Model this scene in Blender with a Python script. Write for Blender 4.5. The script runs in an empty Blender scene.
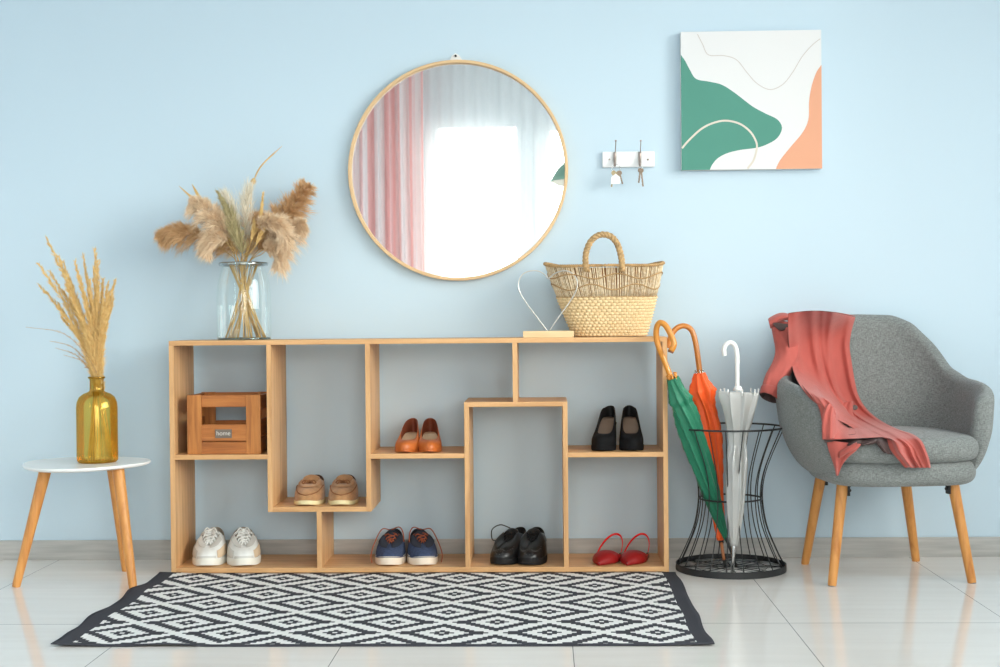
import bpy, math, random
import numpy as np
from mathutils import Vector, Matrix

S = bpy.context.scene
COL = S.collection
PI = math.pi
rnd = random.Random(7)

# ------------------------------------------------------------------ camera
CAM_D, CAM_H = 4.894, 0.8465
YAW, PITCH, ROLL = 0.03247, -0.01095, 0.00887
FPX = 1389.0
def cam_axes():
    cy, sy = math.cos(YAW), math.sin(YAW)
    f = Vector((-sy*math.cos(PITCH), cy*math.cos(PITCH), math.sin(PITCH)))
    r = Vector((cy, sy, 0)); u = r.cross(f)
    c, s = math.cos(ROLL), math.sin(ROLL)
    return c*r - s*u, s*r + c*u, f
CR, CU, CF = cam_axes()
CC = Vector((0, -CAM_D, CAM_H))
cd = bpy.data.cameras.new('camera'); cam = bpy.data.objects.new('camera', cd); COL.objects.link(cam)
cam.matrix_world = Matrix(((CR.x, CU.x, -CF.x, CC.x), (CR.y, CU.y, -CF.y, CC.y), (CR.z, CU.z, -CF.z, CC.z), (0, 0, 0, 1)))
cd.sensor_width = 36; cd.lens = 36*FPX/1000; cd.clip_start = 0.02
S.camera = cam
def ray(px, py): return CF + CR*((px-500)/FPX) - CU*((py-333.5)/FPX)
def at(px, py, Y):
    d = ray(px, py); return CC + d*((Y+CAM_D)/d.y)
def fl(px, py, Z=0.0):
    d = ray(px, py); return CC + d*((Z-CAM_H)/d.z)

# ------------------------------------------------------------------ light
S.view_settings.view_transform = 'Standard'
S.view_settings.look = 'None'
S.view_settings.gamma = 1.0
S.view_settings.use_curve_mapping = False
S.view_settings.exposure = -1.16
S.render.film_transparent = False
S.cycles.max_bounces = 10; S.cycles.transparent_max_bounces = 24
S.cycles.diffuse_bounces = 5; S.cycles.glossy_bounces = 5; S.cycles.transmission_bounces = 8
S.cycles.sample_clamp_indirect = 6.0
S.cycles.caustics_reflective = False; S.cycles.caustics_refractive = False
W = bpy.data.worlds.new('daylight'); S.world = W; W.use_nodes = True
bg = W.node_tree.nodes['Background']
bg.inputs[0].default_value = (1.0, 0.975, 0.95, 1)
# overcast sky with a bright warm glow around the veiled sun, darker ground below the horizon
SUN = Vector((0.38, -0.82, 0.36)).normalized()
def wnode(t, **k):
    n = W.node_tree.nodes.new(t)
    for a_, b_ in k.items(): setattr(n, a_, b_)
    return n
_L = W.node_tree.links
_tc = wnode('ShaderNodeTexCoord'); _sp = wnode('ShaderNodeSeparateXYZ'); _L.new(_tc.outputs['Generated'], _sp.inputs[0])
_nm = wnode('ShaderNodeVectorMath', operation='NORMALIZE'); _L.new(_tc.outputs['Generated'], _nm.inputs[0])
_dt = wnode('ShaderNodeVectorMath', operation='DOT_PRODUCT'); _dt.inputs[1].default_value = SUN; _L.new(_nm.outputs[0], _dt.inputs[0])
_gl = wnode('ShaderNodeMapRange', interpolation_type='SMOOTHSTEP'); _gl.inputs[1].default_value = 0.60; _gl.inputs[2].default_value = 1.0; _gl.inputs[3].default_value = 0.0; _gl.inputs[4].default_value = 1.0
_L.new(_dt.outputs['Value'], _gl.inputs[0])
_st = wnode('ShaderNodeMath', operation='MULTIPLY_ADD'); _st.inputs[1].default_value = 44.0; _st.inputs[2].default_value = 18.0; _L.new(_gl.outputs[0], _st.inputs[0])
_gz = wnode('ShaderNodeMapRange'); _gz.inputs[1].default_value = -0.06; _gz.inputs[2].default_value = 0.04; _gz.inputs[3].default_value = 0.40; _gz.inputs[4].default_value = 1.0
_L.new(_sp.outputs[2], _gz.inputs[0])
_mu = wnode('ShaderNodeMath', operation='MULTIPLY'); _L.new(_st.outputs[0], _mu.inputs[0]); _L.new(_gz.outputs[0], _mu.inputs[1]); _L.new(_mu.outputs[0], bg.inputs[1])
_cr = wnode('ShaderNodeValToRGB'); _L.new(_gl.outputs[0], _cr.inputs[0])
_cr.color_ramp.elements[0].color = (0.88, 0.94, 0.985, 1); _cr.color_ramp.elements[1].color = (1.0, 0.935, 0.875, 1); _cr.color_ramp.elements[1].position = 0.5
_L.new(_cr.outputs[0], bg.inputs[0])
XL, XR, YF, ZC = -3.0, 2.35, -5.62, 2.85          # room limits
WINS_FRONT = [(-0.83, -0.17, 0.35, 2.33), (0.02, 1.30, 0.35, 2.30)]
WIN_RIGHT = (-5.2, -0.85, 0.85, 2.65)                # y0,y1,z0,z1 on the right wall
def portal(name, loc, rot, sx, sy):
    l = bpy.data.lights.new(name, 'AREA'); l.shape = 'RECTANGLE'; l.size = sx; l.size_y = sy
    l.cycles.is_portal = True
    o = bpy.data.objects.new(name, l); COL.objects.link(o); o.location = loc; o.rotation_euler = rot
for a, b, c, d in WINS_FRONT:
    portal('window_daylight', ((a+b)/2, YF-0.13, (c+d)/2), (PI/2, 0, 0), b-a, d-c)
FILL_WIN_LEFT = (-5.35, -3.7, 0.85, 2.6)  # unseen window added on the left wall as fill for curtains and room
a, b, c, d = FILL_WIN_LEFT
portal('window_daylight', (XL-0.13, (a+b)/2, (c+d)/2), (PI/2, 0, -PI/2), b-a, d-c)
a, b, c, d = WIN_RIGHT
portal('window_daylight', (XR+0.13, (a+b)/2, (c+d)/2), (PI/2, 0, PI/2), b-a, d-c)

# ------------------------------------------------------------------ materials
def srgb(c):
    return tuple(((v/255)/12.92 if v/255 <= 0.04045 else ((v/255+0.055)/1.055)**2.4) for v in c) + (1,)
MATS = {}
def mat(name, col, rough=0.6, metal=0.0, spec=0.5, noise=0.0, nscale=30, bump=0.0, bscale=200, stretch=(1, 1, 1), col2=None, sheen=0.0, coat=0.0, trans=0.0):
    if name in MATS: return MATS[name]
    m = bpy.data.materials.new(name); m.use_nodes = True; nt = m.node_tree; N = nt.nodes; L = nt.links
    b = N['Principled BSDF']
    b.inputs['Base Color'].default_value = srgb(col); b.inputs['Roughness'].default_value = rough
    b.inputs['Metallic'].default_value = metal; b.inputs['Specular IOR Level'].default_value = spec
    b.inputs['Sheen Weight'].default_value = sheen; b.inputs['Coat Weight'].default_value = coat
    b.inputs['Transmission Weight'].default_value = trans
    if noise or bump or col2:
        tc = N.new('ShaderNodeTexCoord'); mp = N.new('ShaderNodeMapping'); L.new(tc.outputs['Object'], mp.inputs[0])
        mp.inputs['Scale'].default_value = stretch
    if noise or col2:
        t = N.new('ShaderNodeTexNoise'); t.inputs['Scale'].default_value = nscale; t.inputs['Detail'].default_value = 6
        L.new(mp.outputs[0], t.inputs['Vector'])
        r = N.new('ShaderNodeValToRGB'); L.new(t.outputs['Fac'], r.inputs[0])
        c2 = col2 if col2 else tuple(max(0, v*(1-noise)) for v in col)
        r.color_ramp.elements[0].position = 0.3; r.color_ramp.elements[1].position = 0.7
        r.color_ramp.elements[0].color = srgb(c2); r.color_ramp.elements[1].color = srgb(col)
        L.new(r.outputs[0], b.inputs['Base Color'])
    if bump:
        t2 = N.new('ShaderNodeTexNoise'); t2.inputs['Scale'].default_value = bscale; t2.inputs['Detail'].default_value = 3
        L.new(mp.outputs[0], t2.inputs['Vector'])
        bp = N.new('ShaderNodeBump'); bp.inputs['Strength'].default_value = bump; bp.inputs['Distance'].default_value = 0.002
        L.new(t2.outputs['Fac'], bp.inputs['Height']); L.new(bp.outputs[0], b.inputs['Normal'])
    MATS[name] = m; return m

def wood(name, light, mid, dark, axis, scale=1.0, rough=0.45):
    """streaky grain running along the given axis"""
    if name in MATS: return MATS[name]
    m = bpy.data.materials.new(name); m.use_nodes = True; nt = m.node_tree; N = nt.nodes; L = nt.links
    b = N['Principled BSDF']; b.inputs['Roughness'].default_value = rough; b.inputs['Specular IOR Level'].default_value = 0.35
    tc = N.new('ShaderNodeTexCoord'); mp = N.new('ShaderNodeMapping'); L.new(tc.outputs['Object'], mp.inputs[0])
    sc = [26*scale]*3; sc[axis] = 1.6*scale; mp.inputs['Scale'].default_value = sc
    t = N.new('ShaderNodeTexNoise'); t.inputs['Scale'].default_value = 1.5; t.inputs['Detail'].default_value = 7; t.inputs['Roughness'].default_value = 0.62
    t.inputs['Distortion'].default_value = 0.6
    L.new(mp.outputs[0], t.inputs['Vector'])
    r = N.new('ShaderNodeValToRGB'); L.new(t.outputs['Fac'], r.inputs[0]); e = r.color_ramp.elements
    e[0].position = 0.25; e[0].color = srgb(dark); e[1].position = 0.75; e[1].color = srgb(light)
    q = e.new(0.5); q.color = srgb(mid)
    L.new(r.outputs[0], b.inputs['Base Color'])
    bp = N.new('ShaderNodeBump'); bp.inputs['Strength'].default_value = 0.12; bp.inputs['Distance'].default_value = 0.001
    L.new(t.outputs['Fac'], bp.inputs['Height']); L.new(bp.outputs[0], b.inputs['Normal'])
    MATS[name] = m; return m

def clear(name, tint, gloss=0.12, rough=0.02, glosscol=(255, 255, 255), k=0.7):
    """thin clear wall: tinted see-through plus a fresnel reflection"""
    m = bpy.data.materials.new(name); m.use_nodes = True; nt = m.node_tree; N = nt.nodes; L = nt.links
    for n in list(N):
        if n.type != 'OUTPUT_MATERIAL': N.remove(n)
    out = [n for n in N if n.type == 'OUTPUT_MATERIAL'][0]
    tr = N.new('ShaderNodeBsdfTransparent'); tr.inputs[0].default_value = srgb(tint)
    gl = N.new('ShaderNodeBsdfGlossy'); gl.inputs[0].default_value = srgb(glosscol); gl.inputs['Roughness'].default_value = rough
    fr = N.new('ShaderNodeLayerWeight'); fr.inputs[0].default_value = 0.35
    mu = N.new('ShaderNodeMath'); mu.operation = 'MULTIPLY_ADD'; mu.inputs[1].default_value = k; mu.inputs[2].default_value = gloss
    L.new(fr.outputs['Fresnel'], mu.inputs[0]); mu.use_clamp = True
    mx = N.new('ShaderNodeMixShader'); L.new(mu.outputs[0], mx.inputs[0]); L.new(tr.outputs[0], mx.inputs[1]); L.new(gl.outputs[0], mx.inputs[2])
    L.new(mx.outputs[0], out.inputs[0]); MATS[name] = m; return m

def sheer(name, col, see, soft=0.5):
    m = bpy.data.materials.new(name); m.use_nodes = True; nt = m.node_tree; N = nt.nodes; L = nt.links
    for n in list(N):
        if n.type != 'OUTPUT_MATERIAL': N.remove(n)
    out = [n for n in N if n.type == 'OUTPUT_MATERIAL'][0]
    tr = N.new('ShaderNodeBsdfTransparent'); tr.inputs[0].default_value = srgb(col)
    tl = N.new('ShaderNodeBsdfTranslucent'); tl.inputs[0].default_value = srgb(col)
    df = N.new('ShaderNodeBsdfDiffuse'); df.inputs[0].default_value = srgb(col)
    a = N.new('ShaderNodeMixShader'); a.inputs[0].default_value = soft; L.new(tl.outputs[0], a.inputs[1]); L.new(df.outputs[0], a.inputs[2])
    b = N.new('ShaderNodeMixShader'); b.inputs[0].default_value = 1-see; L.new(tr.outputs[0], b.inputs[1]); L.new(a.outputs[0], b.inputs[2])
    L.new(b.outputs[0], out.inputs[0]); MATS[name] = m; return m

def wall_paint():
    return mat('blue_wall_paint', (198, 217, 229), 0.75, spec=0.25, bump=0.05, bscale=350)
def floor_tiles():
    m = bpy.data.materials.new('polished_floor_tiles'); m.use_nodes = True; nt = m.node_tree; N = nt.nodes; L = nt.links
    b = N['Principled BSDF']; b.inputs['Roughness'].default_value = 0.09; b.inputs['Specular IOR Level'].default_value = 0.5
    tc = N.new('ShaderNodeTexCoord'); sp = N.new('ShaderNodeSeparateXYZ'); L.new(tc.outputs['Object'], sp.inputs[0])
    def line(sock, off, period, w):
        a = N.new('ShaderNodeMath'); a.operation = 'SUBTRACT'; L.new(sock, a.inputs[0]); a.inputs[1].default_value = off
        p = N.new('ShaderNodeMath'); p.operation = 'PINGPONG'; L.new(a.outputs[0], p.inputs[0]); p.inputs[1].default_value = period/2
        c = N.new('ShaderNodeMath'); c.operation = 'LESS_THAN'; L.new(p.outputs[0], c.inputs[0]); c.inputs[1].default_value = w
        return c.outputs[0]
    l1 = line(sp.outputs[0], 0.0641, 0.6, 0.0011); l2 = line(sp.outputs[1], fl(555, 623.5).y, 1.2, 0.0016)
    mx = N.new('ShaderNodeMath'); mx.operation = 'MAXIMUM'; L.new(l1, mx.inputs[0]); L.new(l2, mx.inputs[1])
    mp = N.new('ShaderNodeMapping'); mp.inputs['Scale'].default_value = (2, 22, 1); L.new(tc.outputs['Object'], mp.inputs[0])
    t = N.new('ShaderNodeTexNoise'); t.inputs['Scale'].default_value = 1.0; t.inputs['Detail'].default_value = 5; L.new(mp.outputs[0], t.inputs['Vector'])
    r = N.new('ShaderNodeValToRGB'); r.color_ramp.elements[0].color = srgb((231, 224, 218)); r.color_ramp.elements[1].color = srgb((237, 231, 225))
    r.color_ramp.elements[0].position = 0.3; r.color_ramp.elements[1].position = 0.7
    L.new(t.outputs['Fac'], r.inputs[0])
    mc = N.new('ShaderNodeMixRGB'); L.new(mx.outputs[0], mc.inputs[0]); L.new(r.outputs[0], mc.inputs[1]); mc.inputs[2].default_value = srgb((128, 128, 126))
    L.new(mc.outputs[0], b.inputs['Base Color']); return m

def rug_material():
    m = bpy.data.materials.new('woven_diamond_pattern'); m.use_nodes = True; nt = m.node_tree; N = nt.nodes; L = nt.links
    b = N['Principled BSDF']; b.inputs['Roughness'].default_value = 0.9; b.inputs['Specular IOR Level'].default_value = 0.15
    tc = N.new('ShaderNodeTexCoord'); sp = N.new('ShaderNodeSeparateXYZ'); L.new(tc.outputs['UV'], sp.inputs[0])
    def M(op, a, bb=None, c=None):
        n = N.new('ShaderNodeMath'); n.operation = op
        for i, v in enumerate((a, bb, c)):
            if v is None: continue
            if isinstance(v, (int, float)): n.inputs[i].default_value = v
            else: L.new(v, n.inputs[i])
        return n.outputs[0]
    su, sv = 0.289/22, 0.262/20          # weave cells, centred on the diamonds
    uu = M('FLOOR', M('ADD', M('DIVIDE', M('SUBTRACT', sp.outputs[0], -1.151), su), 0.5)); vv = M('FLOOR', M('ADD', M('DIVIDE', M('SUBTRACT', sp.outputs[1], -0.393), sv), 0.5))
    def diamond(ou, ov):
        return M('ADD', M('DIVIDE', M('PINGPONG', M('SUBTRACT', uu, ou), 11.0), 11.0), M('DIVIDE', M('PINGPONG', M('SUBTRACT', vv, ov), 10.0), 10.0))
    d = M('MINIMUM', diamond(0.0, 0.0), diamond(11.0, -10.0))
    w1 = M('LESS_THAN', d, 0.05)
    w2 = M('MULTIPLY', M('GREATER_THAN', d, 0.27), M('LESS_THAN', d, 0.53))
    w3 = M('GREATER_THAN', d, 0.835)
    white = M('MAXIMUM', w1, M('MAXIMUM', w2, w3))
    inx = M('MULTIPLY', M('GREATER_THAN', sp.outputs[0], -1.247), M('LESS_THAN', sp.outputs[0], 0.382))
    iny = M('GREATER_THAN', sp.outputs[1], -1.306)
    white = M('MULTIPLY', white, M('MULTIPLY', inx, iny))
    mx = N.new('ShaderNodeMixRGB'); L.new(white, mx.inputs[0]); mx.inputs[1].default_value = srgb((66, 66, 72)); mx.inputs[2].default_value = srgb((236, 234, 231))
    t = N.new('ShaderNodeTexNoise'); t.inputs['Scale'].default_value = 260; L.new(tc.outputs['Object'], t.inputs['Vector'])
    m2 = N.new('ShaderNodeMixRGB'); m2.blend_type = 'MULTIPLY'; m2.inputs[0].default_value = 0.35; L.new(mx.outputs[0], m2.inputs[1]); L.new(t.outputs['Fac'], m2.inputs[2])
    m3 = N.new('ShaderNodeMixRGB'); m3.blend_type = 'MIX'; m3.inputs[0].default_value = 0.8; L.new(m2.outputs[0], m3.inputs[1]); L.new(mx.outputs[0], m3.inputs[2])
    L.new(m3.outputs[0], b.inputs['Base Color'])
    bp = N.new('ShaderNodeBump'); bp.inputs['Strength'].default_value = 0.4; bp.inputs['Distance'].default_value = 0.002
    L.new(t.outputs['Fac'], bp.inputs['Height']); L.new(bp.outputs[0], b.inputs['Normal'])
    return m

def fabric(name, c1, c2, scale=900, rough=0.95, bump=0.3):
    """two-tone melange weave"""
    if name in MATS: return MATS[name]
    m = bpy.data.materials.new(name); m.use_nodes = True; nt = m.node_tree; N = nt.nodes; L = nt.links
    b = N['Principled BSDF']; b.inputs['Roughness'].default_value = rough; b.inputs['Specular IOR Level'].default_value = 0.15; b.inputs['Sheen Weight'].default_value = 0.15
    tc = N.new('ShaderNodeTexCoord')
    outs = []
    for st in ((1, 1, 0.12), (0.15, 0.15, 1)):
        mp = N.new('ShaderNodeMapping'); mp.inputs['Scale'].default_value = st; L.new(tc.outputs['Object'], mp.inputs[0])
        t = N.new('ShaderNodeTexNoise'); t.inputs['Scale'].default_value = scale*0.35; t.inputs['Detail'].default_value = 2; L.new(mp.outputs[0], t.inputs['Vector']); outs.append(t.outputs['Fac'])
    a = N.new('ShaderNodeMath'); a.operation = 'ADD'; L.new(outs[0], a.inputs[0]); L.new(outs[1], a.inputs[1])
    r = N.new('ShaderNodeValToRGB'); L.new(a.outputs[0], r.inputs[0])
    mm = N.new('ShaderNodeMath'); mm.operation = 'MULTIPLY'; mm.inputs[1].default_value = 0.5; L.new(a.outputs[0], mm.inputs[0]); L.new(mm.outputs[0], r.inputs[0])
    r.color_ramp.elements[0].position = 0.38; r.color_ramp.elements[1].position = 0.62
    r.color_ramp.elements[0].color = srgb(c2); r.color_ramp.elements[1].color = srgb(c1)
    L.new(r.outputs[0], b.inputs['Base Color'])
    bp = N.new('ShaderNodeBump'); bp.inputs['Strength'].default_value = bump; bp.inputs['Distance'].default_value = 0.001
    L.new(a.outputs[0], bp.inputs['Height']); L.new(bp.outputs[0], b.inputs['Normal'])
    MATS[name] = m; return m

OAK_X = wood('oak_board_along_width', (224, 178, 128), (211, 163, 112), (180, 130, 84), 0)
OAK_Z = wood('oak_board_upright', (224, 179, 130), (211, 164, 114), (176, 128, 84), 2)
ACACIA_X = wood('crate_slat_wood', (200, 134, 72), (176, 108, 54), (130, 74, 36), 0, 1.4)
ACACIA_Z = wood('crate_post_wood', (208, 144, 80), (184, 118, 60), (138, 80, 40), 2, 1.4)
BEECH = wood('turned_beech', (222, 160, 92), (208, 144, 78), (178, 112, 58), 2, 1.3, 0.38)
PALE = wood('pale_pine', (238, 212, 168), (228, 200, 154), (208, 176, 128), 0, 1.0)
FRAMEW = mat('light_beech_rim', (222, 186, 140), 0.45)
WHITE = mat('white_lacquer', (238, 238, 236), 0.3)
STEEL = mat('brushed_steel', (200, 200, 200), 0.25, 1.0)
BLACKM = mat('black_powder_coated_wire', (30, 31, 32), 0.45, 0.0)

# ------------------------------------------------------------------ geometry helpers
def root_of(o):
    while o.parent: o = o.parent
    return o
class MB:
    def __init__(s): s.v = []; s.f = []; s.uv = None
    def add(s, vs, fs):
        n = len(s.v); s.v += [tuple(p) for p in vs]; s.f += [tuple(i+n for i in f) for f in fs]; return s
    def box(s, x0, x1, y0, y1, z0, z1):
        return s.add([(x0,y0,z0),(x1,y0,z0),(x1,y1,z0),(x0,y1,z0),(x0,y0,z1),(x1,y0,z1),(x1,y1,z1),(x0,y1,z1)],
                     [(0,3,2,1),(4,5,6,7),(0,1,5,4),(1,2,6,5),(2,3,7,6),(3,0,4,7)])
    def loft(s, rings, cap0=True, cap1=True, closed=True):
        n = len(rings[0]); vs = [p for r in rings for p in r]; fs = []
        for i in range(len(rings)-1):
            for j in range(n if closed else n-1):
                k = (j+1) % n; fs.append((i*n+j, i*n+k, (i+1)*n+k, (i+1)*n+j))
        if cap0: fs.append(tuple(range(n-1, -1, -1)))
        if cap1: fs.append(tuple((len(rings)-1)*n+j for j in range(n)))
        return s.add(vs, fs)
    def tube(s, pts, r, n=8, caps=True, closed=False):
        pts = [Vector(p) for p in pts]; m = len(pts)
        rr = r if isinstance(r, (list, tuple)) else [r]*m
        rings = []; prev = None
        for i, p in enumerate(pts):
            if closed: t = pts[(i+1) % m]-pts[i-1]
            else: t = pts[min(i+1, m-1)]-pts[max(i-1, 0)]
            if t.length < 1e-9: t = Vector((0, 0, 1))
            t.normalize()
            if prev is None:
                a = Vector((0, 0, 1)) if abs(t.z) < 0.9 else Vector((1, 0, 0)); nx = t.cross(a).normalized()
            else: nx = (prev - t*prev.dot(t)).normalized()
            prev = nx; ny = t.cross(nx)
            rings.append([p + (nx*math.cos(2*PI*j/n)+ny*math.sin(2*PI*j/n))*rr[i] for j in range(n)])
        if closed: rings.append(rings[0]); caps = False
        return s.loft(rings, caps, caps)
    def lathe(s, prof, cx=0, cy=0, n=32, cap0=False, cap1=False):
        return s.loft([[(cx+r*math.cos(2*PI*j/n), cy+r*math.sin(2*PI*j/n), z) for j in range(n)] for r, z in prof], cap0, cap1)
    def grid(s, rows):
        return s.loft(rows, False, False, False)
    def sphere(s, c, r, n=10, m=6, sq=(1, 1, 1)):
        rings = []
        for i in range(m+1):
            a = -PI/2 + PI*i/m; rr = max(math.cos(a), 1e-3)
            rings.append([(c[0]+sq[0]*r*rr*math.cos(2*PI*j/n), c[1]+sq[1]*r*rr*math.sin(2*PI*j/n), c[2]+sq[2]*r*math.sin(a)) for j in range(n)])
        return s.loft(rings)
    def build(s, name, m, parent=None, smooth=True, bevel=0, sub=0, solid=0, solid_off=-1, mat2=None, local=False, auto=None):
        me = bpy.data.meshes.new(name)
        off = Vector((0, 0, 0))
        if parent is not None and not local: off = root_of(parent).location
        me.from_pydata([(p[0]-off[0], p[1]-off[1], p[2]-off[2]) for p in s.v], [], s.f)
        me.update()
        me.materials.append(m)
        if mat2: me.materials.append(mat2)
        if smooth: me.polygons.foreach_set('use_smooth', [True]*len(me.polygons))
        if auto is not None:
            try: me.set_sharp_from_angle(angle=math.radians(auto))
            except Exception: pass
        o = bpy.data.objects.new(name, me); COL.objects.link(o)
        if parent is not None: o.parent = parent
        if solid:
            md = o.modifiers.new('thickness', 'SOLIDIFY'); md.thickness = solid; md.offset = solid_off
            if mat2: md.material_offset = 1; md.material_offset_rim = 1
        if bevel:
            md = o.modifiers.new('bevel', 'BEVEL'); md.width = bevel; md.segments = 2; md.limit_method = 'ANGLE'
        if sub:
            md = o.modifiers.new('subdivision', 'SUBSURF'); md.levels = sub; md.render_levels = sub
        return o
def box_ob(name, m, parent, x0, x1, y0, y1, z0, z1, bevel=0.0008):
    return MB().box(x0, x1, y0, y1, z0, z1).build(name, m, parent, smooth=False, bevel=bevel)
def empty(name, loc=(0, 0, 0), rz=0, label=None, cat=None, group=None):
    o = bpy.data.objects.new(name, None); COL.objects.link(o); o.location = loc; o.rotation_euler = (0, 0, rz); o.empty_display_size = 0.05
    if label: tag(o, label, cat, group)
    return o
def tag(o, label, cat, group=None, kind=None):
    o['label'] = label; o['category'] = cat
    if group: o['group'] = group
    if kind: o['kind'] = kind
    return o
def struct(o): o['kind'] = 'structure'; return o
def smooth_path(pts, n):
    """Catmull-Rom through pts (tuples of any length)"""
    P = [np.array(p, float) for p in pts]; P = [2*P[0]-P[1]] + P + [2*P[-1]-P[-2]]
    out = []; seg = len(P)-3
    for i in range(n):
        t = i/(n-1)*seg; k = min(int(t), seg-1); t -= k
        a, b, c, d = P[k:k+4]
        out.append(0.5*((2*b)+(-a+c)*t+(2*a-5*b+4*c-d)*t*t+(-a+3*b-3*c+d)*t**3))
    return out
def interp(x, xs, ys): return float(np.interp(x, xs, ys))
def sstep(x): x = max(0, min(1, x)); return x*x*(3-2*x)

# ------------------------------------------------------------------ the room
WALL = wall_paint(); ROOMW = mat('white_wall_paint', (236, 241, 244), 0.8, spec=0.2)
struct(MB().box(XL-0.12, XR+0.12, -0.0, 0.12, -0.05, ZC).build('wall_back', WALL, smooth=False))
def wall_with_holes(name, axis, lo, hi, pos, thick, holes, m):
    mb = MB(); cuts = sorted(holes); x = lo
    def bx(a, b, z0, z1):
        if axis == 'x': mb.box(a, b, min(pos, pos+thick), max(pos, pos+thick), z0, z1)
        else: mb.box(min(pos, pos+thick), max(pos, pos+thick), a, b, z0, z1)
    for a, b, z0, z1 in cuts:
        bx(x, a, -0.05, ZC); bx(a, b, -0.05, z0); bx(a, b, z1, ZC); x = b
    bx(x, hi, -0.05, ZC)
    return struct(mb.build(name, m, smooth=False))
wall_with_holes('wall_front', 'x', XL-0.12, XR+0.12, YF, -0.12, WINS_FRONT, ROOMW)
wall_with_holes('wall_right', 'y', YF, 0.0, XR, 0.12, [WIN_RIGHT], ROOMW)
wall_with_holes('wall_left', 'y', YF, 0.0, XL, -0.12, [FILL_WIN_LEFT], ROOMW)
FLOORM = floor_tiles()
struct(MB().box(XL, XR, YF, 0.0, -0.05, 0.0).build('floor', FLOORM, smooth=False))
struct(MB().box(XL-0.12, XR+0.12, YF-0.12, 0.12, ZC, ZC+0.08).build('ceiling', ROOMW, smooth=False))
SKIRT = mat('grey_streaked_skirting_tile', (190, 188, 184), 0.3, col2=(164, 163, 160), nscale=1.5, stretch=(3, 3, 40))
struct(box_ob('baseboard_back', SKIRT, None, XL, XR, -0.010, 0.0, 0.0, 0.069, 0.001))
struct(box_ob('baseboard_left', SKIRT, None, XL, XL+0.01, YF, -0.011, 0.0, 0.069, 0.001))
struct(box_ob('baseboard_right', SKIRT, None, XR-0.01, XR, YF, -0.011, 0.0, 0.069, 0.001))
PVC = mat('white_window_frame', (242, 243, 244), 0.35); PANE = clear('window_pane_glass', (248, 252, 252), 0.02)
def window(n, axis, a, b, z0, z1, pos, thick):
    w = empty('window_%d' % n, ((a+b)/2, pos, z0) if axis == 'x' else (pos, (a+b)/2, z0)); struct(w)
    def bx(mb, p, q, r, t, d0, d1):
        if axis == 'x': mb.box(p, q, min(pos+d0*thick, pos+d1*thick), max(pos+d0*thick, pos+d1*thick), r, t)
        else: mb.box(min(pos+d0*thick, pos+d1*thick), max(pos+d0*thick, pos+d1*thick), p, q, r, t)
    mb = MB(); f = 0.035
    bx(mb, a, b, z0, z0+f, .3, .7); bx(mb, a, b, z1-f, z1, .3, .7); bx(mb, a, a+f, z0+f, z1-f, .3, .7); bx(mb, b-f, b, z0+f, z1-f, .3, .7)
    mid = (a+b)/2
    if b-a > 1.0: bx(mb, mid-f/2, mid+f/2, z0+f, z1-f, .3, .7)
    mb.build('window_frame', PVC, w, smooth=False)
    g = MB(); bx(g, a+f, b-f, z0+f, z1-f, .48, .5); g.build('pane', PANE, w, smooth=False)
for i, (a, b, c, d) in enumerate(WINS_FRONT): window(i+1, 'x', a, b, c, d, YF, -0.12)
window(3, 'y', *WIN_RIGHT[:2], *WIN_RIGHT[2:], XR, 0.12)
window(4, 'y', *FILL_WIN_LEFT[:2], *FILL_WIN_LEFT[2:], XL, -0.12)  # frame and pane of the added fill window

# curtains on a ceiling rail (seen in the mirror)
SHEERW = sheer('white_voile', (252, 252, 252), 0.34, 0.6); PINKC = sheer('pink_curtain_cloth', (253, 218, 214), 0.25, 0.6)
_pn = PINKC.node_tree; _tc2 = _pn.nodes.new('ShaderNodeTexCoord'); _mp2 = _pn.nodes.new('ShaderNodeMapping'); _mp2.inputs['Scale'].default_value = (17, 0.2, 0.02)
_no2 = _pn.nodes.new('ShaderNodeTexNoise'); _no2.inputs['Scale'].default_value = 1.0; _no2.inputs['Detail'].default_value = 1.0; _rp2 = _pn.nodes.new('ShaderNodeValToRGB')
_rp2.color_ramp.elements[0].position = 0.44; _rp2.color_ramp.elements[0].color = srgb((253, 200, 196)); _rp2.color_ramp.elements[1].position = 0.54; _rp2.color_ramp.elements[1].color = srgb((253, 244, 242))
_pn.links.new(_tc2.outputs['Object'], _mp2.inputs[0]); _pn.links.new(_mp2.outputs[0], _no2.inputs['Vector']); _pn.links.new(_no2.outputs['Fac'], _rp2.inputs[0])
for _n in list(_pn.nodes):
    if _n.type in ('BSDF_TRANSPARENT', 'BSDF_TRANSLUCENT', 'BSDF_DIFFUSE'): _pn.links.new(_rp2.outputs[0], _n.inputs[0])
def curtain(x0, x1, y, z0, z1, folds, amp, seed):
    r = random.Random(seed); n = int(folds*8); ph = [r.uniform(-.5, .5) for _ in range(n+1)]
    ks = [r.uniform(.5, 1.1) for _ in range(n+1)]
    rows = []
    for j in range(9):
        t = j/8; z = z0+(z1-z0)*t; row = []
        for i in range(n+1):
            u = i/n; a = amp*(0.55+0.45*(1-t))
            row.append((x0+(x1-x0)*u+0.012*math.sin(7*u+3*t+seed), y+a*ks[i//8*8 % (n+1)]*math.sin(2*PI*folds*u+0.5*math.sin(3*t+5*u+seed))+0.01*math.sin(31*u+seed), z))
        rows.append(row)
    return MB().grid(rows)
curtain(-1.95, 2.2, -5.465, 0.02, 2.80, 46, 0.030, 3).build('voile_curtain', SHEERW)
tag(bpy.data.objects['voile_curtain'], 'wide sheer white voile curtain drawn across the bright windows', 'curtain')
o = curtain(-1.62, -0.87, -5.355, 0.02, 2.80, 8, 0.060, 8).build('pink_curtain', PINKC)
tag(o, 'pink and white curtain before the white voile, at left in the mirror', 'curtain')
o = box_ob('curtain_rail', WHITE, None, -2.4, 2.28, -5.50, -5.27, 2.81, 2.849)
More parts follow.
